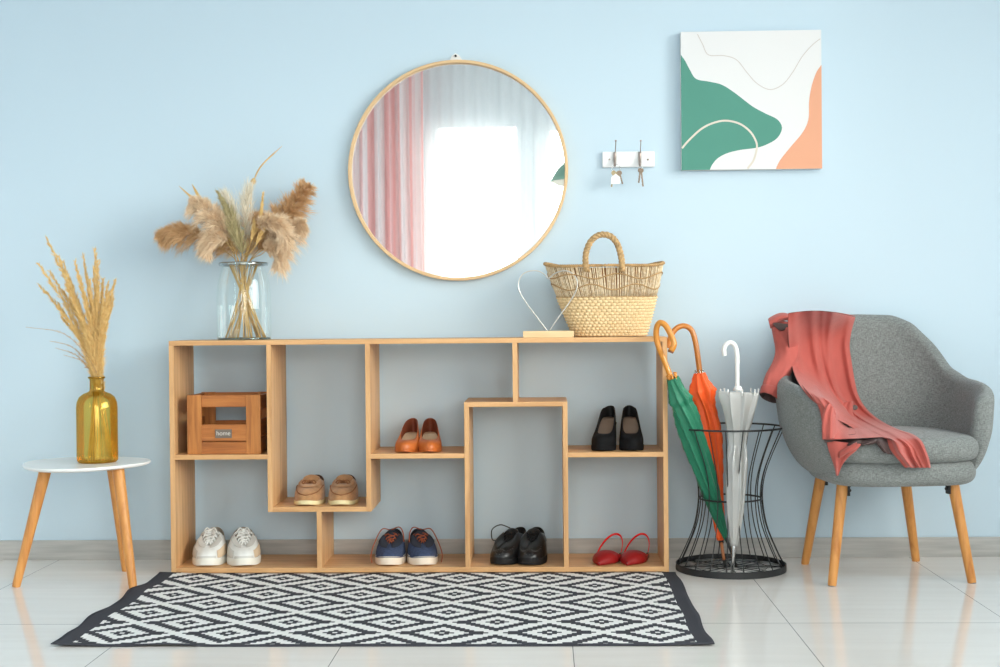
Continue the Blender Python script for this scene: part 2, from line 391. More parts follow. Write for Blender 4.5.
tag(o, 'white curtain rail fixed to the ceiling above the curtains', 'curtain rail')
# pendant lamp (its edge shows in the mirror)
LP = Vector((0.25, -5.08, 1.82))
lamp = empty('pendant_lamp', LP, 0, 'green domed pendant lamp with pale underside, edge seen in the mirror', 'lamp')
GREENL = mat('green_lamp_enamel', (120, 160, 140), 0.5); CREAM = mat('cream_lamp_underside', (226, 222, 206), 0.6)
MB().lathe([(0.012, .165), (.05, .160), (.10, .135), (.15, .085), (.185, .03), (.20, 0.0)], LP.x, LP.y, 36).add([], []).build('lamp_shade', GREENL, lamp, solid=0.002)
mb = MB(); mb.v = []; mb.lathe([(.196, .0), (.15, -.025), (.08, -.04), (.01, -.045)], LP.x, LP.y, 36, cap1=True)
mb.v = [(x, y, z+LP.z) for x, y, z in mb.v]; mb.build('diffuser', CREAM, lamp)
sh = [c for c in lamp.children if c.name.startswith('lamp_shade')][0]
for vv in sh.data.vertices: vv.co.z += LP.z
mb = MB(); mb.tube([(LP.x, LP.y, LP.z+.16), (LP.x, LP.y, ZC-0.02)], 0.003, 6); mb.build('cord', BLACKM, lamp)
mb = MB(); mb.lathe([(0.045, ZC-.03), (0.045, ZC-.001)], LP.x, LP.y, 20, True, True); mb.build('ceiling_rose', WHITE, lamp)

# ------------------------------------------------------------------ shelving unit
SY0, SY1 = -0.296, -0.03
su = empty('shelving_unit', (-0.428, -0.163, 0), 0, 'low oak shelving unit with stepped open compartments full of shoes', 'shelf unit')
def vp(name, x0, x1, z0, z1): return box_ob(name, OAK_Z, su, x0, x1, SY0, SY1, z0, z1)
def hp(name, x0, x1, z0, z1): return box_ob(name, OAK_X, su, x0, x1, SY0+0.0006, SY1, z0, z1)
T = 0.016
hp('top_panel', -1.2565, 0.4025, 0.7645, 0.7805)
hp('bottom_panel', -1.2405, 0.3865, 0.0045, 0.0205)
vp('side_panel', -1.2565, -1.2405, 0.0, 0.7645)
vp('side_panel', 0.3865, 0.4025, 0.0, 0.7645)
vp('divider', -0.929, -0.913, 0.207, 0.7645)
vp('divider', -0.599, -0.583, 0.207, 0.7645)
vp('divider', -0.766, -0.750, 0.0205, 0.207)
vp('divider', -0.271, -0.255, 0.0205, 0.569)
vp('divider', 0.056, 0.072, 0.0205, 0.569)
vp('divider', -0.109, -0.093, 0.569, 0.7645)
hp('shelf', -1.2405, -0.929, 0.383, 0.399)
hp('shelf', -0.913, -0.599, 0.207, 0.223)
hp('shelf', -0.583, -0.271, 0.383, 0.399)
hp('shelf', -0.255, 0.056, 0.553, 0.569)
hp('shelf', 0.072, 0.3865, 0.384, 0.400)

# ------------------------------------------------------------------ rug
def make_rug():
    nx, ny = 120, 60; x0, x1, y0, y1 = -1.298, 0.425, -1.324, -0.300
    vs = []; uv = []; fs = []
    for j in range(ny+1):
        for i in range(nx+1):
            u = i/nx; v = j/ny; x = x0+(x1-x0)*u; y = y0+(y1-y0)*v
            eL = max(0, 1-u*12); eR = max(0, 1-(1-u)*12)
            w = 0.006*math.sin(v*15+0.6)+0.003*math.sin(v*33)
            w2 = 0.003*math.sin(v*17+1.4)
            xx = x + eL*w + eR*w2 - 0.012*eL*sstep((0.15-v)/0.15)*0
            z = 0.0034 + eL*0.004*(1+math.sin(v*19+0.6)) + eR*0.003*(1+math.sin(v*23+1)) + 0.0007*math.sin(x*9+y*5)
            ef = max(0, 1-v*30)
            if 0.12 < u < 0.24: z += ef*0.006*math.sin((u-0.12)/0.12*PI)
            vs.append((xx, y, z)); uv.append((x, y))
    for j in range(ny):
        for i in range(nx):
            a = j*(nx+1)+i; fs.append((a, a+1, a+nx+2, a+nx+1))
    mb = MB(); mb.v = vs; mb.f = fs
    o = mb.build('rug', rug_material(), None, solid=0.0030, solid_off=-1)
    ul = o.data.uv_layers.new(name='UVMap')
    for l in o.data.loops: ul.data[l.index].uv = uv[l.vertex_index]
    tag(o, 'flat woven rug with dark grey and white diamond pattern in front of the shelving', 'rug')
make_rug()

# ------------------------------------------------------------------ mirror, painting, key rack
mc = Vector((-0.301, 0, 1.3665)); MR = 0.3865
mi = empty('round_mirror', (mc.x, -0.0, mc.z-MR), 0, 'large round wall mirror in thin pale wooden frame', 'mirror')
def ring_y(prof, n=96):     # prof (r, y) about mirror centre
    mb = MB(); mb.loft([[(mc.x+r*math.cos(2*PI*j/n), y, mc.z+r*math.sin(2*PI*j/n)) for j in range(n)] for r, y in prof], False, False); return mb
ring_y([(MR-.012, -.004), (MR, -.004), (MR, -.030), (MR-.002, -.032), (MR-.010, -.032), (MR-.0115, -.030), (MR-.012, -.004)]).build('frame', FRAMEW, mi, auto=40)
MIRR = mat('mirror_glass', (250, 252, 252), 0.0, 1.0)
mb = MB(); n = 96
mb.loft([[(mc.x+(MR-.0118)*math.cos(2*PI*j/n), y, mc.z+(MR-.0118)*math.sin(2*PI*j/n)) for j in range(n)] for y in (-.006, -.014)], True, True)
mb.build('mirror_glass', MIRR, mi, smooth=False)
hk = MB(); p = at(456, 60, -.004)
hk.loft([[at(449, 62, y), at(464, 62, y), at(459, 55, y), at(455.5, 53, y), at(452, 55.5, y)] for y in (-0.001, -0.004)])
hk = hk.build('hanging_bracket', WHITE, mi, smooth=False)
p = at(455.7, 56, -.004); mb = MB(); mb.loft([[(p.x+.004*math.cos(a*PI/5), y, p.z+.004*math.sin(a*PI/5)) for a in range(10)] for y in (-.004, -.010)]); mb.build('screw', BLACKM, hk)

AX0, AX1, AZ0, AZ1, AY = 0.480, 0.966, 1.3565, 1.8375, -0.032
art = empty('abstract_painting', ((AX0+AX1)/2, -0.0, AZ0), 0, 'square canvas with abstract green and peach shapes and thin curved lines', 'painting')
box_ob('canvas', mat('white_canvas', (228, 227, 227), 0.8, bump=0.1, bscale=900), art, AX0, AX1, AY, -0.002, AZ0, AZ1, 0.0015)
def ap(x, y): return (AX0+(x-368)/(926-368)*(AX1-AX0), AZ1-(y-44)/(598-44)*(AZ1-AZ0))
def shape(name, col, pts, dy, n):
    q = [ap(*p) for p in smooth_path(pts, n)]
    if name == 'green_shape': q += [ap(480, 598), ap(368, 598)]
    if name == 'peach_shape': q += [ap(926, 598)]
    q = [(min(max(a, AX0), AX1), min(max(b, AZ0), AZ1)) for a, b in q]
    mb = MB(); k = len(q); mb.add([(a, AY-dy, b) for a, b in q], [tuple(range(k))]); return mb.build(name, mat(name+'_paint', col, 0.8), art, smooth=False)
shape('green_shape', (82, 144, 128), [(368,136),(385,160),(403,195),(428,233),(480,245),(530,258),(580,290),(650,345),(700,374),(750,400),(768,435),(748,475),(705,500),(665,512),(600,520),(550,532),(512,552),(490,577),(480,598)], .0004, 90)
shape('peach_shape', (226, 164, 132), [(926,184),(905,215),(886,270),(876,330),(873,400),(850,452),(800,512),(760,562),(742,598)], .0004, 50)
def line(name, col, pts, w, dy):
    q = [ap(*p) for p in smooth_path(pts, 60)]; rows = []
    for i, (a, b) in enumerate(q):
        c, d = q[min(i+1, 59)]; e, f = q[max(i-1, 0)]; tx, tz = c-e, d-f; l = math.hypot(tx, tz)
        nx, nz = -tz/l*w/2, tx/l*w/2; rows.append([(a+nx, AY-dy, b+nz), (a-nx, AY-dy, b-nz)])
    MB().grid(rows).build(name, mat(name+'_paint', col, 0.8), art, smooth=False)
line('curved_line', (218, 208, 196), [(370,510),(400,476),(450,432),(500,409),(548,402),(600,415),(640,445),(662,480),(668,510),(655,560),(630,595)], .0068, .0008)
line('thin_line', (202, 194, 188), [(435,55),(455,95),(478,138),(540,142),(590,160),(630,210),(670,255),(720,280),(770,262),(810,215),(850,150),(890,105),(922,80)], .0026, .0008)

rk = empty('key_rack', (0.296, 0, 1.37), 0, 'small white wall rack with two metal hooks', 'key rack')
a, b = at(602.5, 167.5, -.014), at(654.5, 151, -.014)
box_ob('board', mat('white_painted_rack', (244, 244, 244), 0.4), rk, a.x, b.x, -.014, -.001, a.z, b.z, 0.003)
HOOKM = mat('nickel_hook_metal', (176, 160, 152), 0.3, 0.9)
for hx in (615.5, 640.5):
    y0 = -.014; pts = []
    for px, py, Y in ((hx, 152, y0-.004), (hx, 148, y0-.018), (hx+.3, 144, y0-.030), (hx+.3, 140.5, y0-.036)): pts.append(at(px, py, Y))
    mb = MB(); mb.tube([tuple(p) for p in smooth_path(pts, 14)], 0.0016, 8); q = at(hx+.3, 140.8, y0-.036); mb.sphere(q, .0036)
    pts = [at(hx-.6, py, Y) for py, Y in ((152, y0-.003), (158, y0-.006), (163, y0-.014), (166, y0-.026), (162.5, y0-.034))]
    mb.tube([tuple(p) for p in smooth_path(pts, 14)], [0.0052]*8+[.0045, 0.0035, 0.003, 0.0028, .0028, .003], 8)
    mb.build('hook', HOOKM, rk)
for sx, r in ((609.4, .0028), (648, .0035)):
    p = at(sx, 159.5, -.014); mb = MB(); mb.loft([[(p.x+r*math.cos(t*PI/5), y, p.z+r*math.sin(t*PI/5)) for t in range(10)] for y in (-.014, -.0165)]); mb.build('screw', HOOKM, rk)
def key(mb, px0, py0, px1, py1, Y):
    a = at(px0, py0, Y); b = at(px1, py1, Y); d = (b-a).normalized(); nrm = Vector((d.z, 0, -d.x))
    # bow, blade with teeth
    c = a + d*0.007
    mb.loft([[(c.x+.0085*math.cos(t*PI/8), y, c.z+.0085*math.sin(t*PI/8)) for t in range(16)] for y in (Y, Y-.002)])
    prof = []; L = (b-a).length
    for i in range(9):
        t = .014+(L-.014)*i/8; w = .0032 if i % 2 else .0022
        prof.append((t, w))
    lo = [a+d*t+nrm*w for t, w in prof]; hi = [a+d*t-nrm*.0025 for t, w in prof]
    ring = lo+hi[::-1]
    mb.loft([[(p.x, y, p.z) for p in ring] for y in (Y-.0002, Y-.0022)])
def keyset(name, label, hx, fob, spec):
    c = at(hx, 168.5, -.040); kb = empty(name, (c.x, -.04, c.z-.06), 0, label, 'keys', None)
    mb = MB(); R_ = .0145 if fob else .007
    mb.tube([(c.x+R_*math.cos(t*PI/12), -.040+(.004 if fob else .0)*math.cos(t*PI/12), c.z+R_*math.sin(t*PI/12)) for t in range(24)], .0008, 6, closed=True)
    mb.build('key_ring', STEEL, kb)
    for k, (x0, y0, x1, y1, Y, mm) in enumerate(spec):
        mb = MB(); key(mb, x0, y0, x1, y1, Y); mb.build('key', mm, kb, smooth=False)
    if fob:
        mb = MB(); pts = [(611, 184), (620.2, 184), (620.2, 177.5), (615.6, 173.5), (611, 177.5)]
        mb.loft([[at(x, y, Y) for x, y in pts] for Y in (-.046, -.049)]); f = mb.build('house_fob', WHITE, kb, smooth=False, bevel=.0005)
BRASS = mat('key_brass', (150, 136, 108), 0.35, 1.0); DARKK = mat('dark_key_metal', (120, 105, 92), 0.35, 1.0)
keyset('key_bunch', 'bunch of keys with white house fob on the left rack hook', 616, True,
       [(619, 171, 622.5, 184, -.043, DARKK), (614, 171, 611.5, 187, -.0435, BRASS), (617.5, 171.5, 619.6, 176, -.0405, BRASS)])
keyset('key_bunch', 'two dark keys without fob on the right rack hook', 640.5, False,
       [(640.5, 168.5, 638.7, 183, -.042, DARKK), (641, 168.5, 643, 186.5, -.0446, DARKK)])

# ------------------------------------------------------------------ wooden crate
cz0 = 0.399
c0 = at(187.5, 453, -.27); c1 = at(261, 453, -.27); CX0, CX1 = c0.x, c1.x; CZ1 = at(220, 395, -.27).z; CY0, CY1 = -.272, -.065
cr = empty('wooden_crate', ((CX0+CX1)/2, (CY0+CY1)/2, cz0), 0, 'brown wooden slatted crate with small metal name plate, on upper left shelf', 'crate')
zz = lambda py: at(220, py, -.27).z
pw = (CX1-CX0)*14.5/73.5; th = .010
for (ya, yb) in ((CY0, CY0+th), (CY1-th, CY1)):
    for (xa, xb) in ((CX0, CX0+pw), (CX1-pw, CX1)): box_ob('post', ACACIA_Z, cr, xa, xb, ya, yb, cz0, CZ1, .0012)
    fr = ya == CY0
    yy0, yy1 = (ya+.0025, yb) if fr else (ya, yb-.0025)
    box_ob('slat', ACACIA_X, cr, CX0+pw, CX1-pw, yy0, yy1, zz(407), CZ1-.001, .001)
    s = box_ob('slat', ACACIA_X, cr, CX0+pw, CX1-pw, yy0, yy1, zz(441.3), zz(424.5), .001)
    box_ob('slat', ACACIA_X, cr, CX0+pw, CX1-pw, yy0-.0015 if fr else yy0, yy1, cz0+.001, zz(442), .001)
    if fr:
        pa, pb = at(215.3, 438, CY0+.0015), at(231.8, 429.3, CY0+.0015)
        pl = box_ob('name_plate', mat('grey_plate_metal', (118, 108, 98), 0.5, 0.3), cr, pa.x, pb.x, CY0-.0008, CY0+.0025, pa.z, pb.z, .0005)
        tcu = bpy.data.curves.new('lettering', 'FONT'); tcu.body = 'home'; tcu.size = .021; tcu.align_x = 'CENTER'; tcu.align_y = 'CENTER'; tcu.extrude = .0004
        to = bpy.data.objects.new('lettering', tcu); COL.objects.link(to); to.parent = pl
        tm = bpy.data.meshes.new_from_object(to); tm.materials.clear(); bpy.data.objects.remove(to)
        to = bpy.data.objects.new('lettering', tm); COL.objects.link(to); to.parent = pl
        tm.materials.append(mat('plate_lettering', (214, 206, 196), 0.5))
        rl = root_of(pl).location; to.location = ((pa.x+pb.x)/2-rl.x, CY0-.0014-rl.y, (pa.z+pb.z)/2-rl.z+.001); to.rotation_euler = (PI/2, 0, 0); to.scale = (1, 1, 1)
for (xa, xb) in ((CX0+.001, CX0+.011), (CX1-.011, CX1-.001)):
    for (za, zb) in ((cz0+.002, cz0+.055), (cz0+.062, cz0+.115), (CZ1-.05, CZ1-.002)):
        mb = MB(); mb.box(xa, xb, CY0+th, CY1-th, za, zb); mb.build('side_slat', wood('crate_side_wood', (190, 126, 68), (160, 98, 50), (120, 70, 34), 1, 1.4), cr, smooth=False, bevel=.001)
box_ob('floor_board', ACACIA_X, cr, CX0+.011, CX1-.011, CY0+th, CY1-th, cz0+.003, cz0+.011, .001)

# ------------------------------------------------------------------ heart ornament
HY = -.235
ha = at(523, 337, HY-.02); hb = at(574, 337, HY-.02); hz = 0.7805
ht = empty('heart_ornament', ((ha.x+hb.x)/2, HY, hz), 0, 'silver wire heart standing on a pale wooden block, left of basket', 'ornament')
box_ob('block', PALE, ht, ha.x, hb.x, HY-.02, HY+.02, hz, hz+.0225, .001)
hp_ = [(547.8,331.5),(541,322.5),(533,312),(524,299.5),(519,290),(518.8,281),(523,274),(530,271),(538,271),(544,274),(548.5,279),(554,274),(562,271),(569,271.5),(575,276),(577.5,283),(576,291),(570,301.5),(562,312.5),(555,322.5),(549,331.5)]
_k = hp_.index((548.5,279)); _m = MB()
for _h in (hp_[:_k+1], hp_[_k:]): _m.tube([tuple(at(q[0], q[1], HY)) for q in smooth_path(_h, 46)], .0019, 8)
_m.build('wire_heart', mat('satin_silver_wire', (205, 203, 198), 0.3, 0.7), ht)

# ------------------------------------------------------------------ straw basket
BX, BY = 0.165, -0.155
p0, p1 = at(545, 266, BY), at(663, 264, BY); q0, q1 = at(575, 336, BY), at(645, 336, BY)
BT, BB = (p1.x-p0.x)/2, (q1.x-q0.x)/2; BXT, BXB = (p0.x+p1.x)/2, (q0.x+q1.x)/2; BZ0 = hz; BH = at(604, 268, BY).z-BZ0
bk = empty('straw_basket', (BXB, BY, BZ0), 0, 'woven straw basket bag with one arched braided handle on top of shelving', 'basket')
STRAW = mat('woven_straw', (234, 208, 164), 0.7, col2=(220, 190, 142), nscale=60); STRAWD = mat('darker_straw', (200, 160, 108), 0.7, noise=.2, nscale=80); STRAWL = mat('pale_straw_strands', (244, 230, 202), 0.7, col2=(214, 184, 140), nscale=120)
def bpt(a, v, out=0.0):
    """a angle around, v height 0..1"""
    hx = BB+(BT-BB)*v**0.9+out; hy = .062+(.088-.062)*v+out; cx = BXB+(BXT-BXB)*v
    c, s = math.cos(a), math.sin(a); e = 0.72
    top = 0.014*abs(c)**2.2*v*v + 0.004*math.sin(3*a)*v*v
    return Vector((cx+hx*math.copysign(abs(c)**e, c), BY+hy*math.copysign(abs(s)**e, s), BZ0+.002+BH*v+top))
# inner shell behind the weave, browned to stand in for shade in the gaps
mb = MB(); mb.loft([[bpt(2*PI*j/64, v, -.006) for j in range(64)] for v in [i/8*.97 for i in range(9)]], True, False); mb.build('inner_shade_shell', mat('inner_shade_brown', (150, 108, 66), .8), bk, solid=.002)
SPLIT = .56
mb = MB(); R1 = 13
NA = 92
_pp = [bpt(2*PI*j/4000, .3) for j in range(4001)]; _cl = np.cumsum([0]+[(_pp[j+1]-_pp[j]).length for j in range(4000)])
def evena(q): return 2*PI*float(np.interp((q % 1.0)*_cl[-1], _cl, np.arange(4001)))/4000
for i in range(R1):
    v0, v1 = SPLIT*i/R1, SPLIT*(i+1)/R1
    for j in range(0, NA, 2):
        q0_ = (j+(1 if i % 2 else 0))/NA; a0 = evena(q0_); a1 = evena(q0_+1.92/NA)
        if a1 < a0: a1 += 2*PI
        rows = []
        for k in range(4):
            vv = v0+(v1-v0)*k/3; oo = math.sin(PI*k/3)
            rows.append([bpt(a0+(a1-a0)*m/4, vv, .0005+.0075*math.sin(PI*(m/4*.8+.1))*(.3+.7*oo)) for m in range(5)])
        mb.grid(rows)
mb.build('woven_body', STRAW, bk)
_pp = [bpt(2*PI*j/4000, 1) for j in range(4001)]; _cl = np.cumsum([0]+[(_pp[j+1]-_pp[j]).length for j in range(4000)])
EVEN = [2*PI*float(np.interp(q, _cl, np.arange(4001)))/4000 for q in np.linspace(0, _cl[-1], 1200, endpoint=False)]
mb = MB(); NS = 210; r_ = random.Random(3)
for j in range(NS):
    a = EVEN[int((j+r_.uniform(-.3, .3))*len(EVEN)/NS) % len(EVEN)]; b_ = a+r_.uniform(-.012, .012); w = r_.uniform(.0011, .0018)
    mb.tube([bpt(a+(b_-a)*k/4, SPLIT+(1-SPLIT)*k/4, .001+.001*math.sin(k)) for k in range(5)], w, 5)
mb.build('upright_strands', STRAWL, bk)
def rope(mb, path, R_, r, strands=3, twist=40, closed=False, n=None):
    """braid: helical strands wound around a path"""
    P = [Vector(p) for p in path]; m = len(P)
    for s in range(strands):
        pts = []; acc = 0
        prev = None
        for i, p in enumerate(P):
            t = (P[(i+1) % m]-P[i-1]) if closed else (P[min(i+1, m-1)]-P[max(i-1, 0)])
            t.normalize()
            if i: acc += (P[i]-P[i-1]).length
            a = Vector((0, 1, 0)); n1 = (a-t*a.dot(t)).normalized(); n2 = t.cross(n1)
            ph = acc*twist*2*PI/ (1)+s*2*PI/strands
            pts.append(p+(n1*math.cos(ph)+n2*math.sin(ph))*R_)
        mb.tube(pts, r, 6, closed=closed)
mb = MB()
rope(mb, [bpt(2*PI*j/300, 1.0, .001) for j in range(300)], .0028, .0030, 3, 45, True)
for base, amp, ph in ((.70, .040, 0.6), (.85, .035, PI)):
    rope(mb, [bpt(evena(j/300), base+amp*math.sin(2*PI*j/300*6+ph), .0034) for j in range(300)], .0014, .0015, 2, 60, True)
rope(mb, [bpt(2*PI*j/300, SPLIT, .002) for j in range(300)], .0014, .0016, 2, 60, True)
mb.build('rim_braid', STRAWD, bk)
hpts = [(587, 271), (585.5, 262), (586.5, 251), (591.5, 240.5), (600, 234.8), (610, 236), (617, 243.5), (620.8, 255), (622, 264), (622, 271)]
hw = [at(x, y, BY-.088) for x, y in hpts]
mb = MB(); path = [Vector(q) for q in smooth_path([tuple(p) for p in hw], 160)]
rope(mb, path, .0056, .0056, 3, 26)
for e in (hw[0], hw[-1]):
    mb.tube([e+Vector((math.cos(t*PI/8)*.010, math.sin(t*PI/8)*.010, -.004+.0006*t)) for t in range(33)], .0022, 6)
mb.build('handle', mat('braided_handle_straw', (208, 170, 118), 0.7, noise=.25, nscale=90), bk)

# ------------------------------------------------------------------ side table
TZ = 0.388
tb = empty('side_table', (-1.52, -.40, 0), 0, 'small white topped side table on three round wooden legs', 'side table')
def tri_outline(s, z, cx=-1.510, cy=-.405, n=72):
    pts = []
    for j in range(n):
        a = 2*PI*j/n; r = .200*s*(1+.055*math.cos(3*(a-math.radians(22)))); pts.append((cx+r*1.01*math.cos(a), cy+r*math.sin(a), z))
    return pts
mb = MB(); mb.loft([tri_outline(.93, TZ-.013), tri_outline(.985, TZ-.009), tri_outline(1.0, TZ-.004), tri_outline(.992, TZ)])
mb.build('tabletop', WHITE, tb, smooth=True, auto=35)
for (fx, fy), (tx, ty) in (((-1.700, -.509), at(46, 472, -.455)[:2]), ((-1.315, -.531), at(118, 472, -.47)[:2]), ((-1.429, -.232), at(112, 472, -.30)[:2])):
    MB().tube([(fx, fy, 0.0), (fx+(tx-fx)*.03, fy+(ty-fy)*.03, .012), (tx, ty, TZ-.0125)], [.0125, .0135, .0195], 20).build('leg', BEECH, tb, auto=40)

# ------------------------------------------------------------------ amber bottle with grasses
bc = fl(97.5, 464, TZ); bc.y = -.405; bc.x = at(97.6, 464, -.405).x
bo = empty('amber_bottle', (bc.x, bc.y, TZ), 0, 'amber gold glass bottle on the white side table', 'bottle')
AMB = clear('amber_glass', (246, 232, 166), 0.13, 0.12, (252, 214, 122))
z = lambda py: at(97.5, py, bc.y).z
BR = .0655
prof = [(.0, TZ+.001), (BR*.9, TZ+.001), (BR*.985, TZ+.006), (BR, TZ+.015), (BR, z(407)), (BR*.97, z(402)), (BR*.86, z(397)), (BR*.66, z(393.8)), (.028, z(392)), (.0225, z(390.5)), (.022, z(388)), (.022, z(380)), (.023, z(379)), (.0255, z(378)), (.0255, z(376.8))]
prof = [(r if r > 0 else .0005, zz_) for r, zz_ in prof]
MB().lathe(prof, bc.x, bc.y, 48).build('bottle_glass', AMB, bo, auto=60)
MB().lathe([(.0255, z(378.4)), (.0272, z(378)), (.0272, z(376.9)), (.0245, z(376.6)), (.022, z(377.3))], bc.x, bc.y, 36).build('lip', clear('amber_glass_lip', (214, 176, 84), 0.4, .1, (226, 180, 84)), bo)

GOLD1 = mat('golden_dry_grass', (244, 212, 148), 0.85, col2=(226, 186, 118), nscale=70, spec=.1); GOLD2 = mat('tan_dry_grass', (206, 172, 128), 0.85, col2=(180, 140, 98), nscale=70, spec=.1)
def strand(mb, p, d, l, w, r, bend=Vector((0, 0, 0))):
    d = d.normalized(); side = d.cross(Vector((r.uniform(-1, 1), -1, r.uniform(-1, 1)))).normalized()*w*.5
    q = p+d*l*.55+bend*.4*l; e = p+d*l+bend*l
    mb.add([p-side, p+side, q+side*.8, q-side*.8, e], [(0, 1, 2, 3), (3, 2, 4)])
def plume(name, path, start, radius, n, clumps, m, stem_m, label, cat, group, seed, spread=.55, sw=.0011, stem_r=.0012, slen=1.0, prof=None, droop=.0, jit=.38):
    """path: stem points (world); plume covers from fraction start to the tip"""
    r = random.Random(seed); P = [Vector(q) for q in smooth_path([tuple(p) for p in path], 50)]
    rt = empty(name, tuple(P[0]), 0, label, cat, group)
    MB().tube(P, [stem_r*(1.0-.6*i/49) for i in range(50)], 6).build('stem', stem_m, rt)
    mb = MB()
    for c in range(clumps):
        t = start+(1-start)*(c+r.random())/clumps; f = t*49; i = min(int(f), 48); p = P[i].lerp(P[i+1], f-i)
        tan = (P[min(i+1, 49)]-P[max(i-1, 0)]).normalized()
        u = (t-start)/(1-start); rad = radius*(min(1, u*4+.35)*(1-.62*u**1.5) if prof is None else prof(u))*r.choice((.65, .85, 1.0, 1.1))
        a = r.uniform(0, 2*PI); n1 = tan.orthogonal().normalized(); n2 = tan.cross(n1)
        o = n1*math.cos(a)+n2*math.sin(a)
        cd_ = (tan*(1-spread)+o*spread).normalized(); cl = rad/spread*r.uniform(.6, 1.0)*slen
        for k in range(n):
            s = r.random(); bp_ = p+cd_*cl*s*.75+Vector((0, 0, -droop*cl*s*s))
            dd = cd_+Vector((r.uniform(-1, 1), r.uniform(-1, 1), r.uniform(-1, 1)))*jit
            strand(mb, bp_, dd, cl*(.45+.25*r.random()), sw, r, Vector((0, 0, -droop*s)))
    mb.build('plume', m, rt, smooth=False)
    return rt
neck = Vector((bc.x, bc.y, z(377)))
tips = [((47, 240), -.40, .014), ((39, 264), -.42, .012), ((40, 286), -.38, .012), ((58, 256), -.44, .013), ((63, 262), -.35, .011),
        ((83, 255), -.40, .011), ((95, 249), -.42, .012), ((94, 268), -.37, .012), ((89, 280), -.44, .013), ((103, 280), -.38, .012),
        ((108, 283), -.43, .012), ((115, 281), -.40, .011), ((75, 262), -.46, .012), ((113, 300), -.36, .011), ((56, 305), -.42, .011), ((66, 285), -.44, .013)]
tips += [((70, 300), -.40, .012), ((83, 290), -.42, .012), ((98, 262), -.44, .012), ((104, 300), -.43, .012), ((92, 300), -.37, .013), ((110, 292), -.38, .012), ((50, 272), -.40, .011), ((78, 275), -.38, .012), ((62, 318), -.40, .011), ((100, 315), -.41, .013)]
for i, ((tx, ty), Y, rad) in enumerate(tips):
    tip = at(tx, ty, Y); r = random.Random(i)
    a = 2*PI*i/len(tips); foot = Vector((bc.x+.010+.045*math.cos(a)*.9, bc.y+.04*math.sin(a), TZ+.006))
    nk = neck+Vector((r.uniform(-.010, .010), r.uniform(-.010, .010), 0))
    mid = nk.lerp(tip, .5)+Vector(((tx-98)*-.00022+.002, 0, .016))
    end = tip+(tip-nk)*0.02
    leftest = i in (0, 1, 2, 14)
    plume('dried_grass_stem', [foot, foot.lerp(nk, .6)+Vector((0, 0, .0)), nk, mid, tip], .38, rad*2.0, 13, 230, GOLD1, GOLD1,
          'golden dried grass plume fanned out in the amber bottle', 'dried grass', 'golden dried grasses in the amber bottle', 30+i, spread=.30, sw=.0011, slen=.62,
          prof=lambda u: (1-u*.72)*min(1, u*4+.25))
for i, (pts, Y) in enumerate([([(96, 372), (84, 352), (62, 333), (26, 327)], -.43), ([(96, 372), (84, 358), (70, 346), (50, 341)], -.40), ([(96, 374), (86, 364), (74, 354), (56, 348)], -.38), ([(96, 374), (88, 368), (80, 360), (64, 355)], -.42)]):
    w = [Vector((bc.x-.02, bc.y+.01*i, TZ+.006)), neck+Vector((-.006, -.005+.004*i, 0))]+[at(x, y, Y) for x, y in pts]
    plume('drooping_grass_stem', w, .55, .008, 4, 60, GOLD2, GOLD2, 'thin brownish grass stem arching left out of the amber bottle', 'dried grass', 'brownish drooping grasses in the amber bottle', 80+i, spread=.3, sw=.0009, slen=.6, prof=lambda u: (1-u*.8))

# ------------------------------------------------------------------ glass jar with pampas
jy = -.185; jc = at(244.3, 338, jy); JZ = .7805
ja = empty('glass_jar', (jc.x, jy, JZ), 0, 'large clear glass jar vase holding pampas grass on shelving', 'vase')
zj = lambda py: JZ+(338.6-py)/294.8
GL = clear('clear_jar_glass', (250, 253, 252), 0.03, 0.01, k=.4)
JR = 27.2/294.8
MB().lathe([(.0005, JZ+.001), (JR*.93, JZ+.001), (JR*.985, JZ+.006), (JR, JZ+.015), (JR, zj(300)), (JR*.99, zj(292)), (JR*.955, zj(283)), (JR*.88, zj(274)), (JR*.81, zj(268)), (JR*.79, zj(265))], jc.x, jy, 56).build('jar_glass', GL, ja, auto=60)
rim = MB(); rim.tube([(jc.x+JR*.84*math.cos(2*PI*j/48), jy+JR*.84*math.sin(2*PI*j/48), zj(262.5)) for j in range(48)], .0065, 10, closed=True)
rim.build('rim', clear('jar_rim_glass', (226, 238, 240), 0.22, 0.03), ja)
MB().tube([(jc.x+JR*.94*math.cos(2*PI*j/48), jy+JR*.94*math.sin(2*PI*j/48), JZ+.0045) for j in range(48)], .0035, 8, closed=True).build('thick_base', clear('jar_base_glass', (170, 196, 190), 0.15, 0.05), ja)
PAM1 = mat('beige_pampas', (248, 226, 196), 0.9, col2=(232, 202, 166), nscale=50, spec=.05); PAM2 = mat('brown_pampas', (234, 196, 150), 0.9, col2=(208, 164, 118), nscale=50, spec=.05)
PAM3 = mat('cream_feather_grass', (236, 226, 206), 0.9, spec=.05); OLIVE = mat('olive_dried_millet', (196, 182, 138), 0.9, col2=(166, 152, 112), nscale=60, spec=.05)
STALK = mat('straw_stalk', (226, 190, 122), 0.6, col2=(200, 160, 96), nscale=40)
mouth = Vector((jc.x, jy, zj(262)))
JG = 'dried pampas and grasses in the glass jar'
def jar_plume(name, label, pts, foot, mo, start, radius, m, seed, **k):
    f = Vector((jc.x+foot[0]*JR*.8, jy+foot[1]*JR*.8, JZ+.008)); mm = mouth+Vector((mo[0], mo[1], 0))
    w = [f, f.lerp(mm, .5), mm]+[at(x, y, Y) for x, y, Y in pts]
    return plume(name, w, start, radius, k.pop('n', 30), int(k.pop('clumps', 150)*1.9), m, STALK, label, k.pop('cat', 'pampas grass'), JG, seed, stem_r=.0019, **k)
